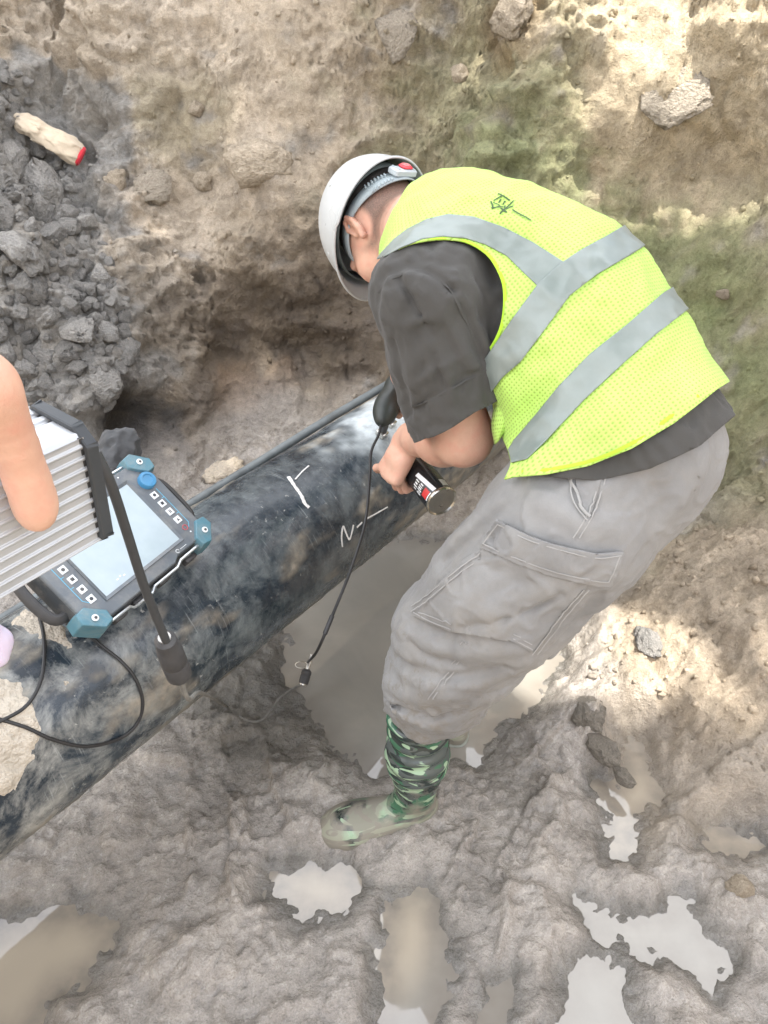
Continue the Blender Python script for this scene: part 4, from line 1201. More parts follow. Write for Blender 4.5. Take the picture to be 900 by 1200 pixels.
# ------------------------------------------------------------------ hard hat
def hard_hat():
    root = thing('hard_hat', HEADC + Uh * .05, 'white hard hat with grey headband and red knob on the bending worker', 'hard hat')
    A = np.stack([Lh, Wh, Uh]); c = HEADC + Uh * .030 - Wh * .006
    nphi, prof = 72, 26
    V = []
    for k in range(prof + 5):
        for j in range(nphi):
            ph = 2 * math.pi * j / nphi; cl, sw = math.cos(ph), math.sin(ph)
            al, aw = .104, (.128 if sw > 0 else .121)
            if k <= prof:
                th = (k / prof) * math.pi / 2
                rr = math.sin(th) ** .86; z = .130 * math.cos(th) ** .92
                flare = 1 + .05 * (k / prof) ** 3
                p = np.array([al * rr * cl * flare, aw * rr * sw * flare, z])
                for off, am, wd in ((0, .0035, .012), (.034, .0025, .010), (-.034, .0025, .010)):     # ribs along the crown
                    p[2] += am * math.exp(-((p[0] - off) / wd) ** 2) * sstep(.3, .7, z / .142) * (1 if abs(p[1]) < .11 else .3)
            else:
                q = (k - prof) / 5
                vis = max(0, sw) ** 2.2
                out = .009 + .018 * vis
                p = np.array([(al * 1.05 + out * q * .6) * cl, (aw * 1.05 + out * q) * sw, -.004 * q * 4 - .012 * vis * q - (.006 * q if sw < 0 else 0)])
            V.append(c + p @ A)
    n = prof + 5
    Fc = [[k * nphi + j, k * nphi + (j + 1) % nphi, (k + 1) * nphi + (j + 1) % nphi, (k + 1) * nphi + j] for k in range(n - 1) for j in range(nphi)]
    M_HAT = plain('white_plastic', (.50, .52, .52), .32, vary=.03, scale=12, spec=.5, dust=.12)
    sh = mk('shell', np.array(V), np.array(Fc), M_HAT, root); m = sh.modifiers.new('thickness', 'SOLIDIFY'); m.thickness = .0028; m.offset = 1
    V = np.array(V)
    rim = V[(n - 1) * nphi:(n) * nphi]; mb = MB(); mb.tube(np.concatenate([rim, rim[:1]]), .0022, 8, cap=False); mb.build('rim', M_HAT, sh)
    # small ventilation holes, moulded marks
    M_HOLE = plain('hole_shadow', (.03, .03, .03), .8)
    def onsh(l, w):                                               # point of the shell at left side / forward offsets
        z = .130 * max(0, 1 - (l / .107) ** 2 - (w / .127) ** 2) ** .5
        p = np.array([l, w, z]); nn = nrm(p / np.array([.107, .127, .130]) ** 2)
        return c + p @ A, nn @ A
    for w_, h_ in ((-.03, .05), (-.018, .056), (.0, .05), (-.012, .038), (.006, .062), (.014, .040), (.022, .052), (.032, .044), (.040, .036)):
        l_ = .107 * max(0, 1 - (h_ / .130) ** 2 - (w_ / .127) ** 2) ** .5
        p, nn = onsh(l_, w_); p = p + nn * .0031
        mb = MB(); mb.lathe(p, nn, [(.0026, 0), (.0024, .0006)], 10); mb.build('vent_hole', M_HOLE, sh)
    for w_, h_ in ((-.055, .06), (.066, .02)):
        l_ = .107 * max(0, 1 - (h_ / .130) ** 2 - (w_ / .127) ** 2) ** .5
        p, nn = onsh(l_, w_); mb = MB(); mb.lathe(p + nn * .0026, nn, [(.0058, 0), (.0052, .003), (.003, .004)], 14); mb.build('rivet', M_HAT, sh)
    # lining ring and headband
    t = np.linspace(0, 2 * np.pi, 64)
    M_LIN = plain('grey_lining', (.10, .125, .125), .7, vary=.25, bump=.3); M_BAND = plain('grey_strap', (.36, .42, .44), .45, vary=.08)
    G = []
    for zz, s in ((.040, .985), (-.002, .985)):
        G.append(c + np.stack([.0985 * s * np.cos(t), np.where(np.sin(t) > 0, .121, .114) * s * np.sin(t), np.full(64, zz)], 1) @ A)
    i_ = np.arange(128).reshape(2, 64)
    mk('lining', np.concatenate(G), np.stack([i_[0, :-1], i_[0, 1:], i_[1, 1:], i_[1, :-1]], -1), M_LIN, root, solid=.003)
    # headband: a strap that dips at the nape
    def band(ph, u):
        s = math.sin(ph); dip = -.036 * max(0, -s) ** 1.5
        return c + np.array([.0830 * math.cos(ph), (.098 if s > 0 else .1035) * s - .004, -.006 + dip + u]) @ A
    tt = np.linspace(0, 2 * np.pi, 90); hw = lambda ph: .011 + .007 * max(0, -math.sin(ph)) ** 2
    V2 = np.array([band(p, -hw(p)) for p in tt] + [band(p, hw(p)) for p in tt]); i_ = np.arange(180).reshape(2, 90)
    hb = mk('headband', V2, np.stack([i_[0, :-1], i_[0, 1:], i_[1, 1:], i_[1, :-1]], -1), M_BAND, root, solid=.0028)
    # ratchet teeth on the strap
    for k in range(7):
        ph = -math.pi / 2 + .36 + .075 * k
        for u in (-.011, .011):
            p = band(ph, u); o = nrm(p - (c + Uh * ((p - c) @ Uh)))
            mb = MB(); tg = nrm(band(ph + .02, u) - p); mb.box(p + o * .003, [.0016, .0045, .0022], [tg, np.cross(o, tg), o], .0006); mb.build('tooth', M_BAND, hb)
    p = band(-math.pi / 2 - .02, .002); o = nrm(p - (c + Uh * ((p - c) @ Uh))); tg = nrm(band(-math.pi / 2 + .02, .002) - p); ud = np.cross(o, tg)
    bx = MB(); bx.box(p + o * .007, [.026, .015, .007], [tg, ud, o], .003); ad = bx.build('ratchet_box', plain('pale_grey_plastic', (.46, .51, .53), .4, vary=.05), root)
    for k in (-1, 1):
        s_ = MB(); s_.box(p + o * .0145 + tg * .018 * k, [.0022, .012, .0012], [tg, ud, o], .0006); s_.build('ridge', M_BAND, ad)
    kb = MB(); kb.box(p + o * .0165 - tg * .005, [.0115, .0115, .0035], [tg, ud, o], .003)
    kn = kb.build('adjuster_knob', plain('red_plastic', (.72, .035, .05), .4, vary=.05), root)
    for r_ in (.0085, .0045):
        mb = MB(); a = np.linspace(0, 2 * np.pi, 25)
        mb.tube(p + o * .0203 - tg * .005 + r_ * (np.cos(a)[:, None] * tg + np.sin(a)[:, None] * ud), .0008, 6, cap=False); mb.build('ring_mark', plain('pink_mark', (.8, .25, .25), .5), kn)
hard_hat()

# ------------------------------------------------------------------ the steel pipe
PR = .1788; PA0 = np.array([-.88, .651, .442]); PD = nrm(np.array([math.sin(.637), math.cos(.637), -.004])); PN = nrm(np.array([math.cos(.637), -math.sin(.637), 0])); PU = np.cross(PN, PD)
if PU[2] < 0: PU = -PU
pipe_f = lambda P: np.sqrt((((P - PA0) - ((P - PA0) @ PD)[:, None] * PD) ** 2).sum(1)) - PR
def pipe_co(P):
    q = P - PA0; return q @ PD, np.arctan2(q @ PU, q @ PN)
def pipe_pt(t, a, r=0.0):
    t = np.asarray(t, float); a = np.asarray(a, float)
    return PA0 + t[..., None] * PD + (PR + r) * (np.cos(a)[..., None] * PN + np.sin(a)[..., None] * PU)
steel = thing('steel_pipe', (0, 1.84, .26), 'large dark blue coated pipe crossing the pit, scratched and splashed with mud', 'pipe')
tt = np.concatenate([np.linspace(-4.6, -.8, 20)[:-1], np.linspace(-.8, 1.95, 420), np.linspace(1.95, 3.2, 10)[1:]]); aa = np.linspace(-np.pi, np.pi, 193)
TT, AA = np.meshgrid(tt, aa, indexing='ij')
S3 = np.stack([np.cos(AA) * PR, np.sin(AA) * PR, TT], -1).reshape(-1, 3)
tl_, al_ = TT.ravel(), AA.ravel()
rel = .0012 * fbm(S3, 9, 3, 500) + .0006 * fbm(S3, 40, 2, 501)
mudm = sstep(.15, .7, fbm(S3 * [1, 1, .6], 7, 5, 510) + .55 * sstep(1.25, 1.75, tl_) + .60 * sstep(.35, -.6, tl_) + .35 * sstep(-.15, -.9, al_) - .15)
mudm = np.maximum(mudm, .85 * sstep(.0, .5, fbm(S3 * [1, 1, .35], 16, 4, 515) + .8 * sstep(-.45, -.9, al_) * sstep(-2.2, -1.2, al_) - .25))
white = sstep(.1, .75, np.exp(-(((tl_ - 1.53) / .24) ** 2 + ((al_ - 1.40) / .65) ** 2)) + .25 * fbm(S3, 16, 3, 520))
VP = pipe_pt(tl_, al_, (rel + .0035 * mudm * (.5 + .5 * fbm(S3, 45, 2, 530)))[:, None])
ip = np.arange(TT.size).reshape(TT.shape)
FP = np.stack([ip[:-1, :-1], ip[1:, :-1], ip[1:, 1:], ip[:-1, 1:]], -1).reshape(-1, 4)
def pipe_material():
    t = NT('pipe_coating'); uv = t.attr('roll'); mud = t.attr('mud', 'Fac'); wh = t.attr('spray', 'Fac')
    n = t.noise(uv, 4, 6, .6); n2 = t.noise(uv, 30, 5, .65)
    c = t.mix(t.ramp(n, .3, .72), (.011, .017, .025), (.034, .050, .065))
    def scratch(rot, sx, sy, lo, hi, sc=1.0):
        m = t.scale(uv, sx, sy, sx, (0, 0, rot)); return t.ramp(t.noise(m, sc, 3, .6), lo, hi)
    s1 = scratch(.5, 170, 9, .62, .69); s2 = scratch(-.7, 150, 8, .63, .70); s3 = scratch(1.2, 190, 11, .62, .69); s4 = scratch(1.5, 60, 3, .66, .71)
    big = t.ramp(t.noise(uv, 5, 5, .65), .48, .64)
    s = t.math('MULTIPLY', t.math('MAXIMUM', t.math('MAXIMUM', s1, s2), t.math('MAXIMUM', s3, s4)), big)
    c = t.mix(t.math('MULTIPLY', s, .5), c, (.42, .46, .47))
    spk = t.math('MULTIPLY', t.math('MULTIPLY', t.ramp(t.noise(uv, 85, 3, .7, .6), .64, .70), t.ramp(t.noise(uv, 9, 4, .6), .48, .60)), .85)
    c = t.mix(spk, c, (.50, .50, .47))
    film = t.math('MULTIPLY', t.ramp(t.noise(uv, 11, 7, .72, .4), .44, .66, 0, .66), t.ramp(t.n('SeparateXYZ', Vector=uv).outputs['X'], .1, 1.0, 1.5, .5))
    c = t.mix(film, c, t.mix(t.ramp(t.n('SeparateXYZ', Vector=uv).outputs['X'], .1, .8), (.46, .45, .41), (.30, .34, .345)))
    mk_ = t.math('MULTIPLY', mud, t.ramp(n2, .3, .62, .35, 1))
    c = t.mix(mk_, c, t_col(t, n2))
    c = t.mix(t.math('MULTIPLY', wh, t.ramp(n2, .25, .6, .55, 1)), c, (.60, .66, .68))
    r = t.math('ADD', t.ramp(n2, .3, .7, .17, .36), t.math('MULTIPLY', t.math('MAXIMUM', mk_, wh), .45))
    b = t.bump(n2, .25, .003); b = t.bump(s, -.2, .001, b)
    t.set(color=c, rough=r, spec=.5, normal=b)
    return t.m
def t_col(t, n2): return t.mix(t.ramp(n2, .3, .7), (.20, .175, .135), (.36, .32, .255))
mk('pipe_wall', VP, FP, pipe_material(), steel, attr={'roll': np.c_[tl_, al_ * PR, np.zeros(len(tl_))], 'mud': mudm * .9, 'spray': white})
def pipe_crust(V, seed, h=.006):
    """slab of dried mud stuck to the pipe inside a pixel outline"""
    C = np.array([on_surf(pipe_f, *p) for p in V]); t_, a_ = pipe_co(C)
    Q = np.stack([t_, a_ * PR], 1); lo, hi = Q.min(0) - .02, Q.max(0) + .02
    n0, n1 = [max(8, int(d / .004)) for d in hi - lo]
    U, W = np.meshgrid(np.linspace(lo[0], hi[0], n0), np.linspace(lo[1], hi[1], n1), indexing='ij')
    P2 = np.c_[U.ravel(), W.ravel()]; Z = np.c_[P2, np.full(len(P2), seed)]
    d = poly_sd(P2, Q) + .010 * fbm(Z, 35, 4, seed)
    hgt = h * sstep(.004, -.018, d) * (1 + .7 * fbm(Z, 60, 3, seed + 1)) - .0012
    P = pipe_pt(P2[:, 0], P2[:, 1] / PR, hgt[:, None]); i_ = np.arange(n0 * n1).reshape(n0, n1)
    f = np.stack([i_[:-1, :-1], i_[1:, :-1], i_[1:, 1:], i_[:-1, 1:]], -1).reshape(-1, 4)
    f = f[(d[f] < .004).any(1)]
    u, inv = np.unique(f, return_inverse=True)
    return mk('dried_mud', P[u], inv.reshape(-1, 4), M_CRUST, steel)
M_CRUST = clod_material('dried_mud', (.50, .445, .37), (.62, .56, .465))
pipe_crust([(-30, 800), (-8, 790), (20, 800), (40, 820), (52, 850), (48, 880), (20, 930), (-40, 930)], 601, .0035)
pipe_crust([(15, 728), (30, 712), (55, 720), (78, 740), (96, 762), (80, 764), (60, 755), (35, 745)], 602, .004)
pipe_crust([(70, 800), (78, 795), (84, 802), (76, 806)], 603, .005)
M_MARK = plain('white_marker_paint', (.74, .74, .72), .6, vary=.1, scale=80)
def mark(pts, r):
    Q = spline([on_surf(pipe_f, *p) for p in pts], 8 * len(pts)); N_ = grad(pipe_f, Q)
    m = MB(); m.tube(Q + N_ * .0010, r * (1 + .3 * fbm(Q, 90, 2, 7)), 6, flat=.25, up=N_); m.build('paint_mark', M_MARK, steel)
mark([(338, 559), (346, 571), (353, 581), (357, 590), (362, 595)], .0045)
mark([(346, 562), (354, 553), (362, 546)], .0020)
mark([(401, 641), (400, 628), (402, 617), (405, 624), (409, 632), (412, 624), (414, 615)], .0026)
mark([(418, 618), (424, 612)], .0026); mark([(429, 608), (440, 602), (454, 594)], .0022)

# grey tube lying behind the pipe
def ray_plane(px, py, p0, n):
    v = CF + CR * (px - 450) / FOC + CU * (600 - py) / FOC
    return CC + v * (((p0 - CC) @ n) / (v @ n))
tb = [ray_plane(x, y, PA0 - PN * .20, PN) for x, y in ((225, 590), (300, 544), (380, 494), (446, 455))]
d0 = tb[0] - tb[1]
M_TUBE = plain('grey_tube', (.165, .185, .19), .45, vary=.3, scale=18)
mb = MB(); mb.tube(spline([tb[0] + d0 * 2.6, tb[0] + d0 * 1.2] + tb + [tb[3] + (tb[3] - tb[2]) * .8], 40), .0125, 14)
tag(mb.build('tube', M_TUBE), 'long grey tube running along the back of the big pipe', 'tube')

# ------------------------------------------------------------------ cables
M_CABLE = plain('black_rubber_cable', (.022, .022, .023), .5, vary=.2)
M_RUBBER = plain('dark_grey_rubber', (.05, .05, .052), .55, vary=.15)
M_METAL = plain('plated_metal', (.62, .60, .55), .28, metal=1.0, vary=.08)
def pipe_line(pts, r, n=50):
    Q = spline([on_surf(pipe_f, *p) for p in pts], n); return Q + grad(pipe_f, Q) * r
# cable of the magnet yoke: hangs in front of the pipe to a coupling over the water
YEND = YC - YA * .072
cp = atz(358, 792, .05)
c1 = spline([YEND, YEND - YA * .02 - CU * .012, at(435, 530, 1.58), at(433, 562, 1.555), at(428, 612, 1.53), at(412, 665, 1.50), at(390, 720, 1.485), at(372, 762, 1.50), cp + [.006, .02, .03]], 70)
yc_ = thing('yoke_cable', cp, 'thin black cable hanging from the yoke in front of the pipe to a coupling', 'cable')
mb = MB(); mb.tube(c1, .0034, 8); mb.build('lead', M_CABLE, yc_)
k = int(70 * .80); mb = MB(); mb.tube(c1[k - 4:k + 1], .0052, 10); mb.build('sleeve', M_RUBBER, yc_)
cd = nrm(c1[-1] - (cp - [.012, .03, .012]))
mb = MB(); mb.lathe(cp - cd * .022, cd, [(.009, 0), (.013, .002), (.0135, .022), (.012, .024), (.0135, .026), (.0135, .034), (.008, .040)], 18); mb.build('coupling', M_RUBBER, yc_)
mb = MB(); mb.lathe(cp - cd * .026, cd, [(.0075, 0), (.0095, .001), (.0095, .006), (.0075, .007)], 18); mb.build('collar', M_METAL, yc_)
mb = MB(); mb.lathe(cp + cd * .018, cd, [(.006, 0), (.006, .022), (.0045, .024), (.0045, .040)], 14); mb.build('gland', M_METAL, yc_)
a_ = np.linspace(0, 2 * np.pi, 25); lp = cp + cd * .03 - CR * .020
mb = MB(); mb.tube(lp + .016 * np.cos(a_)[:, None] * CR + .009 * np.sin(a_)[:, None] * CU, .0011, 6, cap=False); mb.build('wire_loop', M_METAL, yc_)
# supply cable: from the ribbed box through a big in-line plug to the coupling
sp = [at(112, 530, .60), at(131, 570, .62), at(150, 628, .67), at(170, 690, .74), at(195, 752, .83)]
pl0, pl1 = at(193, 748, .83), at(212, 796, .905)
su = thing('supply_cable', pl0, 'thick dark cable hanging from the ribbed box with a fat in-line plug', 'cable')
mb = MB(); mb.tube(spline(sp, 30), np.linspace(.0048, .0052, 30), 12); mb.build('lead', plain('grey_black_cable', (.045, .048, .052), .5), su)
pdv = nrm(pl1 - pl0); Lp = np.linalg.norm(pl1 - pl0)
mb = MB(); mb.lathe(pl0, pdv, [(.0090, 0), (.0135, .004), (.0145, .024), (.0160, .026), (.0165, Lp * .55), (.0150, Lp * .57), (.0165, Lp * .59), (.0165, Lp * .86), (.012, Lp * .95), (.007, Lp)], 24); mb.build('plug', M_RUBBER, su)
mb = MB(); mb.lathe(pl0 - pdv * .004, pdv, [(.0060, 0), (.0080, .001), (.0080, .007), (.0070, .008)], 18); mb.build('collar', plain('worn_ring', (.38, .37, .35), .4, metal=.6), su)
tail = spline([pl1 - pdv * .01, pl1 + pdv * .06, at(236, 812, 1.10), atz(262, 826, .08), atz(285, 842, .045), atz(303, 845, .04), atz(318, 832, .04), atz(330, 815, .04), cp - cd * .02], 60)
mb = MB(); mb.tube(tail, .0034, 8); mb.build('thin_lead', plain('mud_smeared_cable', (.16, .155, .14), .6, vary=.35, scale=60), su)
mb = MB(); mb.tube(pipe_line([(30, 690), (42, 712), (50, 738), (52, 768), (47, 800), (32, 826), (8, 842), (-30, 858)], .0032), .0032, 8)
tag(mb.build('probe_cable', M_CABLE), 'thin black cable curving down the pipe from the left end of the tablet', 'cable')
mb = MB(); mb.tube(pipe_line([(96, 738), (118, 757), (142, 776), (158, 796), (166, 822), (160, 846), (140, 864), (100, 874), (60, 866), (28, 852), (-20, 838)], .0032, 70), .0032, 8)
tag(mb.build('probe_cable', M_CABLE), 'thin black cable looping over the pipe below the blue corner of the tablet', 'cable')

# ------------------------------------------------------------------ magnet yoke held on the pipe
yoke = thing('magnet_yoke', YC, 'black hand held yoke pressed on the pipe by the right hand', 'magnetic yoke')
M_YOKE = plain('black_green_plastic', (.030, .036, .033), .42, vary=.2, bump=.15)
ys = np.cross(YA, Qy)
yb = f_union([f_cap(YC - YA * .035, YC + YA * .055, .025, .029), f_ell(YC - YA * .015 - Qy * .006, np.stack([YA, Qy, ys]), [.046, .028, .030]), f_cap(YC - YA * .060, YC - YA * .035, .017, .019), f_cap(YC + YA * .05, YC + YA * .05 + ys * .02, .02, .02)], .016)
v_, q_ = nets(yb, YC - .13, YC + .13, .003); mk('yoke_body', v_, q_, M_YOKE, yoke)
mb = MB(); mb.lathe(YEND, YA, [(.0055, 0), (.0075, .004), (.009, .018)], 14); mb.build('strain_relief', M_CABLE, yoke)
mb = MB(); mb.box(YC - YA * .005 - Qy * .022, [.014, .006, .004], [YA, ys, -Qy], .002); mb.build('switch', M_RUBBER, yoke)
for e in (.015, .075):
    r0 = YC + YA * e; g = grad(pipe_f, r0[None])[0]; hgt = pipe_f(r0[None])[0]
    foot = r0 - g * (hgt - .012) + (PD * (.03 if e > 0 else -.01))
    kn = r0 * .5 + foot * .5 + g * .012
    mb = MB(); mb.tube([r0, kn, foot], [.012, .011, .011], 10); lg = mb.build('leg', plain('yoke_iron', (.09, .09, .09), .4, metal=.5), yoke)
    mb = MB(); mb.box(foot - g * .004, [.013, .013, .008], [PD, np.cross(g, PD), g], .002); mb.build('pole_foot', M_METAL, lg)

# ------------------------------------------------------------------ spray can
can = thing('spray_can', CANB, 'black and white spray can held upside down in the left hand', 'spray can')
M_TIN = plain('tin_plate', (.60, .58, .52), .24, metal=1.0, vary=.06)
CL_ = .150
mb = MB(); mb.lathe(CANB, CANA, [(.0330, .006), (.0330, CL_), (.0315, CL_ + .006), (.0255, CL_ + .016), (.0160, CL_ + .023)], 40, cap=False); cb = mb.build('can_body', plain('black_lacquer', (.014, .016, .018), .25, spec=.6), can)
mb = MB(); mb.lathe(CANB, CANA, [(.0300, .002), (.0332, -.0012), (.0350, .0008), (.0352, .004), (.0335, .0068)], 40, cap=False); mb.build('rim', M_TIN, can)
mb = MB(); mb.lathe(CANB, CANA, [(.0008, .0125), (.010, .0118), (.020, .0092), (.027, .005), (.0305, .0018)], 40); mb.build('base', M_TIN, can)
mb = MB(); mb.lathe(CANB + CANA * (CL_ + .022), CANA, [(.0165, 0), (.0165, .008), (.008, .009), (.008, .020), (.006, .024)], 24); mb.build('nozzle', plain('white_cap', (.75, .75, .73), .4), can)
cx = nrm(np.cross(CANA, [0, 0, 1.0])); cy = np.cross(CANA, cx)
front = math.atan2(-CF @ cy, -CF @ cx)                       # bearing that faces the viewer
def on_can(a0, a1, h0, h1, name, mat, r=.0003, skew=0.0):
    A_ = np.linspace(a0, a1, 12); V = []
    for h in (h0, h1):
        for a in A_ + (skew if h == h1 else 0): V.append(CANB + CANA * h + (CANR + r) * (math.cos(front + a) * cx + math.sin(front + a) * cy))
    i_ = np.arange(24).reshape(2, 12)
    return mk(name, np.array(V), np.stack([i_[0, :-1], i_[0, 1:], i_[1, 1:], i_[1, :-1]], -1), mat, can)
M_PW = plain('white_print', (.75, .76, .76), .4); M_PR = plain('red_print', (.55, .03, .03), .4); M_PG = plain('grey_print', (.36, .35, .31), .5)
sg = 1.0 if (np.cross(CANA, -CF) @ CR) * 1 > 0 else -1.0      # which way round the can is picture right
def lab(a0, a1, h0, h1, m, nm, skew=0.0): on_can(sg * math.radians(a0), sg * math.radians(a1), h0, h1, nm, m, skew=sg * skew)
lab(-8, 8, .009, .075, M_PW, 'white_stripe', -.25)
lab(-52, -18, .012, .030, M_PR, 'red_panel'); lab(-52, -16, .008, .011, M_PW, 'white_line')
lab(38, 68, .012, .034, M_PG, 'grey_panel')
for a, h0, h1, w in ((-62, .034, .050, 5), (-54, .036, .046, 3), (-48, .034, .050, 4), (-41, .037, .049, 5), (-33, .036, .050, 3), (-26, .038, .048, 5), (-60, .054, .064, 4), (-50, .053, .066, 5), (-40, .055, .064, 6), (-29, .054, .066, 4)):
    lab(a, a + w, h0, h1, M_PW, 'white_print_mark')

# ------------------------------------------------------------------ flaw detector tablet lying on the pipe
TC = np.array([-.4869, 1.0947, .7396]); TX = nrm(np.array([.47, .8827, -.0076])); TY = nrm(np.array([-.6846, .3723, .6267])); TN = np.cross(TX, TY); TA = np.stack([TX, TY, TN])
def tp3(x, y, z): return TC + np.array([x, y, z]) @ TA
tab = thing('test_tablet', tp3(0, 0, -.07), 'grey and blue rugged test instrument with a pale screen lying on the pipe', 'tablet')
M_GREY = plain('slate_grey_plastic', (.115, .135, .155), .42, vary=.1, bump=.1, dust=.35); M_DK = plain('dark_slate_plastic', (.035, .042, .05), .5, dust=.3)
M_BLUE = plain('teal_blue_rubber', (.075, .20, .26), .45, vary=.1, dust=.4); M_KNOB = plain('bright_blue_knob', (.06, .24, .44), .35)
M_ICON = plain('white_icon', (.72, .76, .78), .5); M_LINE = plain('cyan_line', (.10, .42, .62), .5); M_STEEL = plain('silver_edge', (.52, .56, .58), .3, metal=.7)
out = [(-.158, -.070), (-.128, -.108), (.052, -.108), (.066, -.100), (.130, -.100), (.158, -.068), (.158, .068), (.130, .102), (.075, .102), (.062, .108), (-.128, .108), (-.158, .074)]
mb = MB(); mb.prism(TC, out, -.052, -.004, TA, .02); hs = mb.build('housing', M_DK, tab, bevel=.002)
mb = MB(); mb.prism(TC, [(x * .985, y * .965) for x, y in out], -.006, .0035, TA, .015); mb.build('face_plate', M_GREY, tab, bevel=.001)
# screen with bevelled frame
fr = MB(); o_ = [(-.104, -.080), (.098, -.080), (.098, .076), (-.104, .076)]; i4 = [(-.0975, -.0735), (.0915, -.0735), (.0915, .0695), (-.0975, .0695)]
V = [tp3(x, y, z) for P_, z in ((o_, .0036), ([(x * .995, y * .995) for x, y in o_], .0062), (i4, .0042)) for x, y in P_]
fr.add(V, [[k * 4 + j, k * 4 + (j + 1) % 4, k * 4 + 4 + (j + 1) % 4, k * 4 + 4 + j] for k in range(2) for j in range(4)]); fr.build('screen_frame', M_GREY, tab, smooth=False)
ts = NT('lit_screen'); g_ = ts.noise(ts.obj(), 30, 3)
ts.set(color=ts.mix(ts.ramp(g_, .3, .7), (.33, .40, .44), (.37, .44, .48)), rough=.12, spec=.5); ts.b.inputs['Emission Color'].default_value = (.62, .78, .88, 1); ts.b.inputs['Emission Strength'].default_value = .04
mb = MB(); mb.add([tp3(x, y, .0043) for x, y in i4], [(0, 1, 2, 3)]); sc_ = mb.build('screen', ts.m, tab, smooth=False)
for x, y, w in ((-.060, -.062, .004), (-.052, -.060, .003), (-.045, -.063, .004)):
    mb = MB(); mb.box(tp3(x, y, .0046), [w * .6, .0012, .0002], TA); mb.build('screen_mark', M_ICON, sc_, smooth=False)
def bumper(x, y, mx, my):
    D_ = np.array([mx, my]) / 2 ** .5; L_ = np.array([D_[1], -D_[0]])
    mb = MB(); mb.prism(tp3(x, y, 0), [L_ * l_ + D_ * d_ for l_, d_ in ((-.034, -.002), (-.021, -.019), (.021, -.019), (.034, -.002), (.022, .016), (-.022, .016))], -.040, .011, TA, .10)
    b = mb.build('corner_bumper', M_BLUE, tab, bevel=.0015)
    mb = MB(); mb.lathe(tp3(x, y, .0122), TN, [(.0062, 0), (.0062, .0012), (.003, .0013)], 18); sw = mb.build('washer', M_ICON, b)
    mb = MB(); mb.lathe(tp3(x + .0008, y - .0004, .0136), TN, [(.0028, 0), (.0026, .0006)], 12); mb.build('screw', M_DK, sw)
for sx in (1, -1):
    for sy in (1, -1): bumper(.143 * sx, .091 * sy, sx, sy)
mb = MB(); mb.lathe(tp3(.1285, .0535, .0035), TN, [(.0175, 0), (.0175, .008), (.0160, .011), (.0110, .0115), (.0100, .0095), (.002, .0095)], 32); mb.build('control_knob', M_KNOB, tab)
def button(x, y, kind):
    mb = MB(); mb.box(tp3(x, y, .0042), [.0068, .0068, .0010], TA, .0004); b = mb.build('button', M_ICON, tab, smooth=False)
    mb = MB(); z = .0053
    if kind == 0: mb.prism(tp3(x, y, z), [(-.003, -.003), (.003, -.003), (0, .0035)], 0, .0003, TA)
    elif kind == 1: mb.box(tp3(x, y, z), [.0032, .0032, .0002], TA); mb.box(tp3(x + .001, y + .001, z + .0004), [.0016, .0016, .0002], TA)
    elif kind == 2: mb.box(tp3(x - .0015, y, z), [.0009, .0034, .0002], TA); mb.box(tp3(x + .0015, y, z), [.0009, .0034, .0002], TA)
    else: mb.lathe(tp3(x, y, z), TN, [(.0034, 0), (.0034, .0003)], 12)
    s_ = mb.build('symbol', M_DK, b, smooth=False); s_['kind'] = 'stuff'
for y, k in ((.0225, 3), (.001, 1), (-.0205, 2), (-.042, 0)): button(.1195, y, k)
for y, k in ((.030, 2), (.0075, 3), (-.0150, 1), (-.0385, 3), (-.0608, 3)): button(-.1205, y, k)
a_ = np.linspace(0, 2 * np.pi, 21)
mb = MB(); mb.tube([tp3(.1195 + .0052 * math.cos(a), -.0625 + .0052 * math.sin(a), .0040) for a in a_], .0009, 6, cap=False); mb.build('power_ring', plain('dull_red', (.45, .09, .11), .5), tab)
mb = MB(); mb.lathe(tp3(.1225, -.0755, .0036), TN, [(.0018, 0), (.0016, .0006)], 8); mb.build('indicator', M_ICON, tab)
def inlay(pts): mb = MB(); mb.tube([tp3(x, y, .0036) for x, y in pts], .0006, 4, up=TN, flat=.5); mb.build('inlay_line', M_LINE, tab, smooth=False)
inlay([(.134, .032), (.1345, -.058), (.127, -.066)]); inlay([(.1345, .010), (.128, .010)]); inlay([(.1345, -.031), (.128, -.031)])
inlay([(-.1345, .040), (-.1345, -.055), (-.127, -.0645), (-.1215, -.0645)]); inlay([(-.1345, -.003), (-.128, -.003)]); inlay([(-.1345, -.027), (-.128, -.027)])
for k in range(3): mb = MB(); mb.lathe(tp3(.060 + .014 * k, .0895, .0036), TN, [(.0016, 0), (.0014, .0006)], 8); mb.build('indicator', M_ICON, tab)
mb = MB(); mb.tube([tp3(.070 + .0035 * math.cos(a), -.0895 + .0035 * math.sin(a), .0038) for a in a_[:17]], .0007, 5, cap=False); mb.build('emblem', M_ICON, tab)
for k in range(5): mb = MB(); mb.box(tp3(.079 + .0035 * k, -.0895, .0038), [.0012, .0006, .0002], TA); mb.build('emblem_stroke', M_ICON, tab, smooth=False)
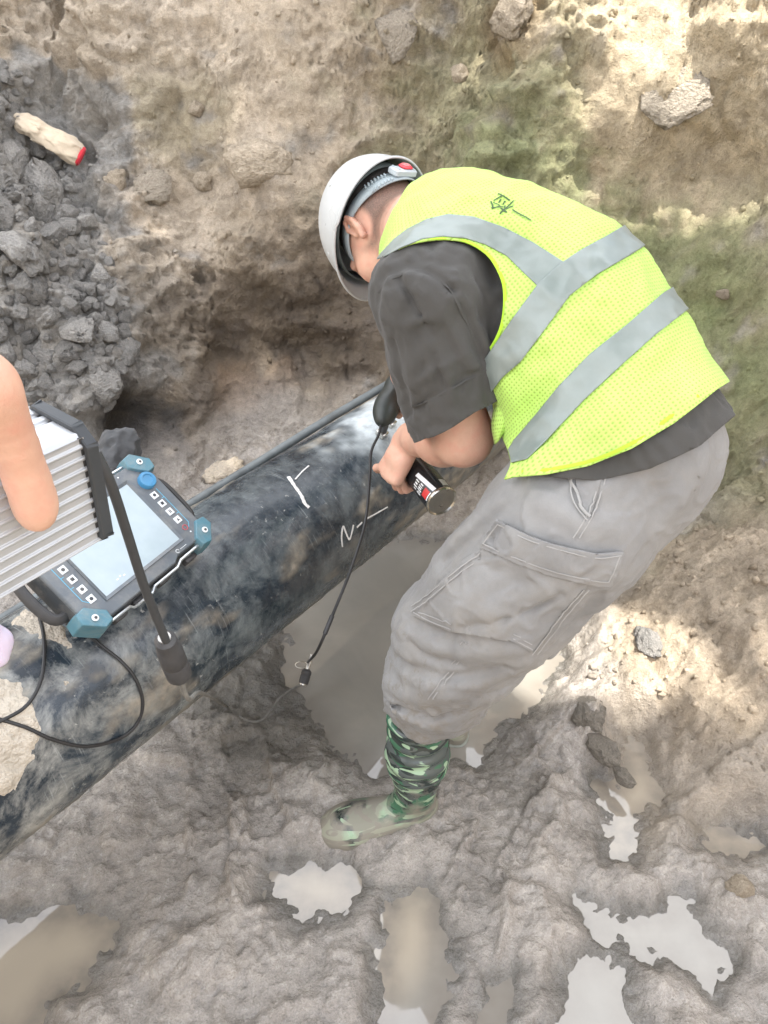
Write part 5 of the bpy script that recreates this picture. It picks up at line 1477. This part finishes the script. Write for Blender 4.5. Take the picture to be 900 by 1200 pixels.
# silver edge, side sockets, handles along the long sides
for sy in (-1, 1):
    mb = MB(); mb.tube([tp3(x, sy * y, z) for x, y, z in ((-.118, .111, -.004), (-.075, .112, -.004), (-.066, .118, -.010), (-.02, .118, -.010), (-.012, .112, -.004), (.05, .112, -.004), (.066, .105, -.004), (.122, .104, -.004))], .0028, 6); mb.build('edge_rail', M_STEEL, tab)
    for x in (-.092, -.045, .02, .095):
        mb = MB(); mb.box(tp3(x, sy * .113, -.024), [.014, .005, .010], TA, .002); mb.build('socket_cover', M_RUBBER, tab)
for sx in (-1, 1):
    mb = MB(); mb.tube(spline([tp3(sx * .150, -.055, -.03), tp3(sx * .176, -.045, -.032), tp3(sx * .182, 0, -.034), tp3(sx * .176, .045, -.032), tp3(sx * .150, .055, -.03)], 20), .0075, 10, flat=1.5); mb.build('grip', M_RUBBER, tab)
# folding stand behind the raised edge
for sx in (-1, 1):
    p = tp3(sx * .10, .085, -.05); g = grad(pipe_f, p[None])[0]; foot = p - g * (pipe_f(p[None])[0] - .004)
    mb = MB(); mb.tube([p, (p + foot) / 2 - TY * .004, foot], .0055, 8); mb.build('stand', M_DK, tab)

# ------------------------------------------------------------------ ribbed aluminium box held at the left
K2 = at(104, 508, .50); BH = nrm(at(127, 633, .555) - K2); BA = scr(-.70, -.50, .90); BA = nrm(BA - BH * (BA @ BH)); BW = np.cross(BA, BH)
if BW @ CR > 0: BW = -BW
BHh, BWw, BL = .0975, .066, .26
boxr = thing('ribbed_box', K2 + BA * .1 + BH * BHh, 'silver ribbed metal box with a black end frame held at the left', 'metal box')
prof = []
nr = 10
def edge(n_, L_, fx):
    for k in range(n_):
        s0 = (k + .12) / n_ * L_; s1 = (k + .70) / n_ * L_; s2 = (k + .78) / n_ * L_; s3 = (k + .98) / n_ * L_
        for s_, h_ in ((s0, 0), (s1, 0), (s2, .0017), (s3, .0017)): prof.append(fx(s_, h_))
edge(nr, BHh, lambda s_, h_: (-h_ + .0015, s_))
edge(7, BWw, lambda s_, h_: (s_, BHh + h_ - .0015))
edge(nr, BHh, lambda s_, h_: (BWw + h_ - .0015, BHh - s_))
for q_ in ((BWw - .004, -.0005), (BWw * .80, -.0005), (BWw * .78, .0020), (BWw * .70, .0020), (BWw * .68, -.0005), (BWw * .60, -.0005), (BWw * .58, .002), (BWw * .52, .002), (BWw * .50, -.0005), (.006, -.0005), (.0015, .004)): prof.append(q_)
prof = np.array(prof); nP = len(prof)
def bx3(w, h, a): return K2 + BW * w + BH * h + BA * a
V = np.array([bx3(w, h, a) for a in (.004, BL) for w, h in prof])
Fc = [[i, (i + 1) % nP, nP + (i + 1) % nP, nP + i] for i in range(nP)] + [list(range(nP - 1, -1, -1)), list(range(nP, 2 * nP))]
M_ALU = plain('anodised_aluminium', (.47, .49, .51), .40, metal=.45, vary=.04)
bm_ = mk('ribbed_case', V, Fc, M_ALU, boxr, smooth=False); b_ = bm_.modifiers.new('bevel', 'BEVEL'); b_.width = .0006; b_.segments = 1; b_.limit_method = 'ANGLE'
for a0 in (-.001, BL - .004):
    rr = [(-.0045, .008), (-.0045, BHh - .005), (.005, BHh + .0045), (BWw - .005, BHh + .0045), (BWw + .0045, BHh - .005), (BWw + .0045, .008), (BWw - .008, -.0045), (.010, -.0045)]
    ri = [(w * .86 + BWw * .07, h * .9 + BHh * .05) for w, h in rr]; n8 = 8
    V = np.array([bx3(w, h, a) for P_, a in ((rr, a0), (rr, a0 + .008), (ri, a0 + .008), (ri, a0 + .002)) for w, h in P_])
    Fc = [[k * 8 + i, k * 8 + (i + 1) % 8, k * 8 + 8 + (i + 1) % 8, k * 8 + 8 + i] for k in range(3) for i in range(8)] + [[i, (i + 1) % 8, 24 + (i + 1) % 8, 24 + i] for i in range(8)]
    e_ = mk('end_frame', V, Fc, plain('black_rubber_frame', (.040, .046, .052), .5), boxr, smooth=False); b_ = e_.modifiers.new('bevel', 'BEVEL'); b_.width = .002; b_.segments = 2; b_.limit_method = 'ANGLE'
mb = MB(); mb.box(bx3(BWw / 2, BHh / 2, .0065), [BWw * .48, BHh * .48, .0015], [BW, BH, BA]); mb.build('end_plate', M_RUBBER, boxr, smooth=False)

# ------------------------------------------------------------------ the person holding the box (only the hand reaches into the picture)
def side_pt(px, py, out):                                     # point in front of the box's near side
    return ray_plane(px, py, K2 - BW * out, BW)
tip, md, bs = side_pt(44, 606, .0115), side_pt(33, 565, .0125), side_pt(8, 505, .016)
bs2 = side_pt(-22, 452, .020)
knu = [side_pt(38, 585, .022), side_pt(33, 566, .024), side_pt(18, 528, .026), side_pt(12, 514, .027)]
holder = thing('person', (-.78, -.05, 0), 'person at the left edge holding the ribbed metal box, only the hand in view', 'person')
sh_, el_, wr_ = np.array([-.72, -.02, 1.36]), np.array([-.66, .10, 1.09]), bs2 + np.array([-.085, -.02, .045])
tsp = spline([tip, side_pt(41, 590, .0118), md, side_pt(21, 535, .0135), bs, bs2, wr_ * .4 + bs2 * .6], 22)
thumb = chain(tsp, np.interp(np.linspace(0, 6, 22), range(7), [.0085, .0104, .0108, .0106, .0120, .0155, .021]), .010)
thumb_ax = nrm(tip - bs)
pal = [bs2, bs2 - CR * .04 + CU * .01, wr_]
fing = []
for k in range(4):                                            # fingers closing under the far side of the box
    b0 = bx3(BWw * .55 - .01, -.016, .135 + .021 * k)
    pts = [wr_ * .55 + b0 * .45, b0, bx3(BWw + .014, .004, .135 + .021 * k), bx3(BWw + .016, .034, .134 + .021 * k), bx3(BWw + .014, .054, .134 + .02 * k)]
    fing.append(chain(pts, [.016, .0105, .0095, .009, .008], .006))
hnd = f_union([chain(pal, [.019, .024, .028], .02), chain([el_, el_ * .6 + wr_ * .4, wr_], [.046, .045, .029], .03)], .02)
def fingers_f(P):
    d = fing[0](P)
    for g in fing[1:]: d = np.minimum(d, g(P))
    return d
HH = np.array([-.74, .04, 1.62]); hW = nrm(np.array([.62, .72, -.30])); hU = nrm(np.array([.2, .2, 1]) - hW * (np.array([.2, .2, 1]) @ hW)); hL = np.cross(hU, hW)
h2f, _, skull2 = head_sdf(HH, hL, hW, hU)
sideL = np.array([-.7, .7, 0.0]) / .99
hipc = np.array([-.80, -.08, .95]); chest = np.array([-.79, -.06, 1.27]); nk = np.array([-.77, -.02, 1.46]); shl = np.array([-.92, .13, 1.36]); el2 = np.array([-1.0, .14, 1.08]); 
GP0 = at(2, 752, .62); gw = GP0 + np.array([-.12, -.05, .0])
tors2 = f_union([chain([hipc, hipc * .5 + chest * .5, chest, nk], [.135, .13, .14, .06], .06), f_cap(nk, sh_, .06, .062), f_cap(nk, shl, .06, .062)], .05)
lg2 = f_union([chain([hipc + np.array([q, .08 * q, -.06]), np.array([-.80 + q * 1.1, -.04, .48]), np.array([-.82 + q * 1.2, -.08, .06])], [.11, .07, .05], .03) for q in (-.1, .1)], .03)
arm2 = f_union([chain([sh_, sh_ * .5 + el_ * .5, el_], [.06, .05, .045], .03), chain([shl, shl * .5 + el2 * .5, el2, gw], [.06, .05, .045, .03], .03)], .03)
b2 = f_union([tors2, arm2, lg2, hnd, f_cap(nk - [0, 0, .03], HH - hU * .05, .056, .056)], .03)
def holder_f(P):
    d = smin(b2(P), bounded(h2f, HH, .19)(P), .02)
    cr_ = sum(.0007 * np.exp(-(((P - k_) @ thumb_ax) / .0011) ** 2) * (np.sqrt(((P - k_) ** 2).sum(1)) < .03) for k_ in knu)
    d = smin(d, bounded(lambda Q: thumb(Q), bs, .14)(P) + cr_, .010)
    return smin(d, bounded(fingers_f, K2 + BA * .17, .2)(P), .006)
lo = np.array([-1.15, -.35, .0]); hi = np.array([-.05, .62, 1.80])
v_, q_ = nets(holder_f, lo, hi, .0036)
mk('body', v_, q_, M_SKIN, holder, attr={'tint': np.zeros(len(v_))})
for nm, f_, cuts, m_ in (('shirt', lambda P: smin(tors2(P) - .014, arm2(P) - .016, .03), (lambda P: .90 - P[:, 2], lambda P: np.where(np.sqrt(((P - el_) ** 2).sum(1)) < .16, (P - (el_ * .75 + sh_ * .25)) @ nrm(el_ - sh_), -1), lambda P: np.where(P[:, 0] < -.9, -(P[:, 2] - 1.14), -1), lambda P: P[:, 2] - 1.47), plain('blue_work_cloth', (.07, .10, .17), .85)),
                         ('trousers', lambda P: smin(lg2(P) - .02, np.maximum(tors2(P) - .012, P[:, 2] - 1.0), .04), (lambda P: .10 - P[:, 2], lambda P: P[:, 2] - .99), M_TROUSER)):
    v_, q_ = nets(f_, lo, hi, .009); v_, f2 = clip(v_, q_, *cuts); mk(nm, v_, f2, m_, holder, solid=.003)
v_, q_ = nets(lambda P: skull2(P) - .006, HH - .16, HH + .16, .008); v_, f2 = clip(v_, q_, lambda P: -(((P - HH) @ hU) - .02 - .6 * np.maximum((P - HH) @ hW - .0, 0))); mk('hair', v_, f2, M_HAIR, holder)
for q in (-.1, .1):
    f_ = f_union([f_ell(np.array([-.80 + q * 1.2, -.03, .035]), np.array([[.5, .86, 0], [-.86, .5, 0], [0, 0, 1]]), [.135, .05, .045]), f_cap(np.array([-.82 + q * 1.2, -.08, .03]), np.array([-.82 + q * 1.2, -.08, .26]), .055, .062)], .03)
    v_, q_ = nets(f_, np.array([-1.15, -.25, -.02]), np.array([-.5, .2, .32]), .008); mk('rubber_boot', v_, q_, M_BOOT, holder)
# the other hand, gloved, with two fingertips just inside the picture
gl = []
for k, (dx, dz) in enumerate(((0, 0), (-.022, -.004), (-.040, .004))):
    p = GP0 + np.array([dx - .004, dx * .3, dz])
    gl.append(chain([gw, p + np.array([-.045, -.02, .035]), p + np.array([-.008, -.004, .020]), p, p - CU * .014 + CR * .001], [.03, .015, .0125, .0118, .0095], .008))
v_, q_ = nets(f_union(gl, .004), GP0 - .20, GP0 + .12, .0032)
gm = NT('lilac_glove'); gm.set(color=(.62, .56, .70), rough=.45, sss=.1); mk('glove', v_, q_, gm.m, holder)

# ------------------------------------------------------------------ cotton glove on the clods
ga, gb_ = on_sheet(ground_hit(88, 190)), on_sheet(ground_hit(30, 160))
gn = local_normal(ground_hit(60, 178)); gd = nrm(gb_ - ga); gs = np.cross(gn, gd); G3 = np.stack([gd, gs, gn]); LG = np.linalg.norm(gb_ - ga)
gc = ga + gn * .035
glv = thing('work_glove', gc, 'cream cotton work glove with a red cuff lying on the clods', 'glove')
def gp(x, y, z): return gc + np.array([x * LG, y, z]) @ G3
gf0 = f_union([f_ell(gp(.10, 0, 0), G3, [.05, .034, .020]), f_ell(gp(.40, .004, .002), G3, [.065, .034, .018]), f_ell(gp(.72, -.004, .004), G3, [.06, .030, .016]),
               chain([gp(.85, -.012, .004), gp(1.05, -.016, .004), gp(1.22, -.02, -.012)], [.013, .011, .009], .01), chain([gp(.85, .008, .008), gp(1.02, .012, .012), gp(1.10, .012, -.008)], [.013, .011, .009], .01),
               chain([gp(.4, -.03, 0), gp(.22, -.046, -.01), gp(.05, -.048, -.018)], [.012, .011, .009], .01)], .022)
gfold = lambda P: gf0(P) - .0075 * fbm(((P - gc) @ G3.T) * [.6, 1.5, 1.5], 19, 3, 700, ridged=True)
v_, q_ = nets(lambda P: np.maximum(gfold(P), -((P - gp(-.07, 0, 0)) @ gd)), gc - .26, gc + .26, .0032)
v_, f_ = clip(v_, q_, lambda P: -((P - gp(-.06, 0, 0)) @ gd))
M_COT = cloth_material('cream_cotton', (.58, .49, .37), 500, vary=.15)
mk('glove_body', v_, f_, M_COT, glv, solid=.003)
t = np.linspace(0, 2 * np.pi, 40)
ring = np.array([gp(-.07, .034 * math.cos(a) * 1.0, .019 * math.sin(a)) for a in t])
ring = ring - grad(gf0, ring) * np.minimum(gf0(ring), .03)[:, None] * .6
mb = MB(); mb.tube(ring, .0068, 8, cap=False); mb.build('cuff', cloth_material('red_cuff', (.55, .035, .05), 500), glv)

# dark crumpled cloth bag behind the tablet
bc = at(134, 548, 1.60)
bf = f_union([f_ell(bc, np.stack([scr(.5, .85, 0), scr(.85, -.5, 0), CF]), [.075, .038, .05]), f_ell(bc + CU * .05 + CR * .012, np.eye(3), [.03, .02, .035]), f_cap(bc + CU * .06, bc + CR * .03 + CU * .085, .015, .004), f_ell(bc - CU * .04 - CR * .03, np.eye(3), [.06, .05, .05])], .03)
v_, q_ = nets(lambda P: bf(P) - .010 * fbm(P, 16, 4, 720, ridged=True), bc - .2, bc + .2, .004)
tag(mk('cloth_bag', v_, q_, cloth_material('slate_cloth', (.085, .088, .092), 600)), 'slate grey crumpled cloth bag lying behind the tablet', 'bag')
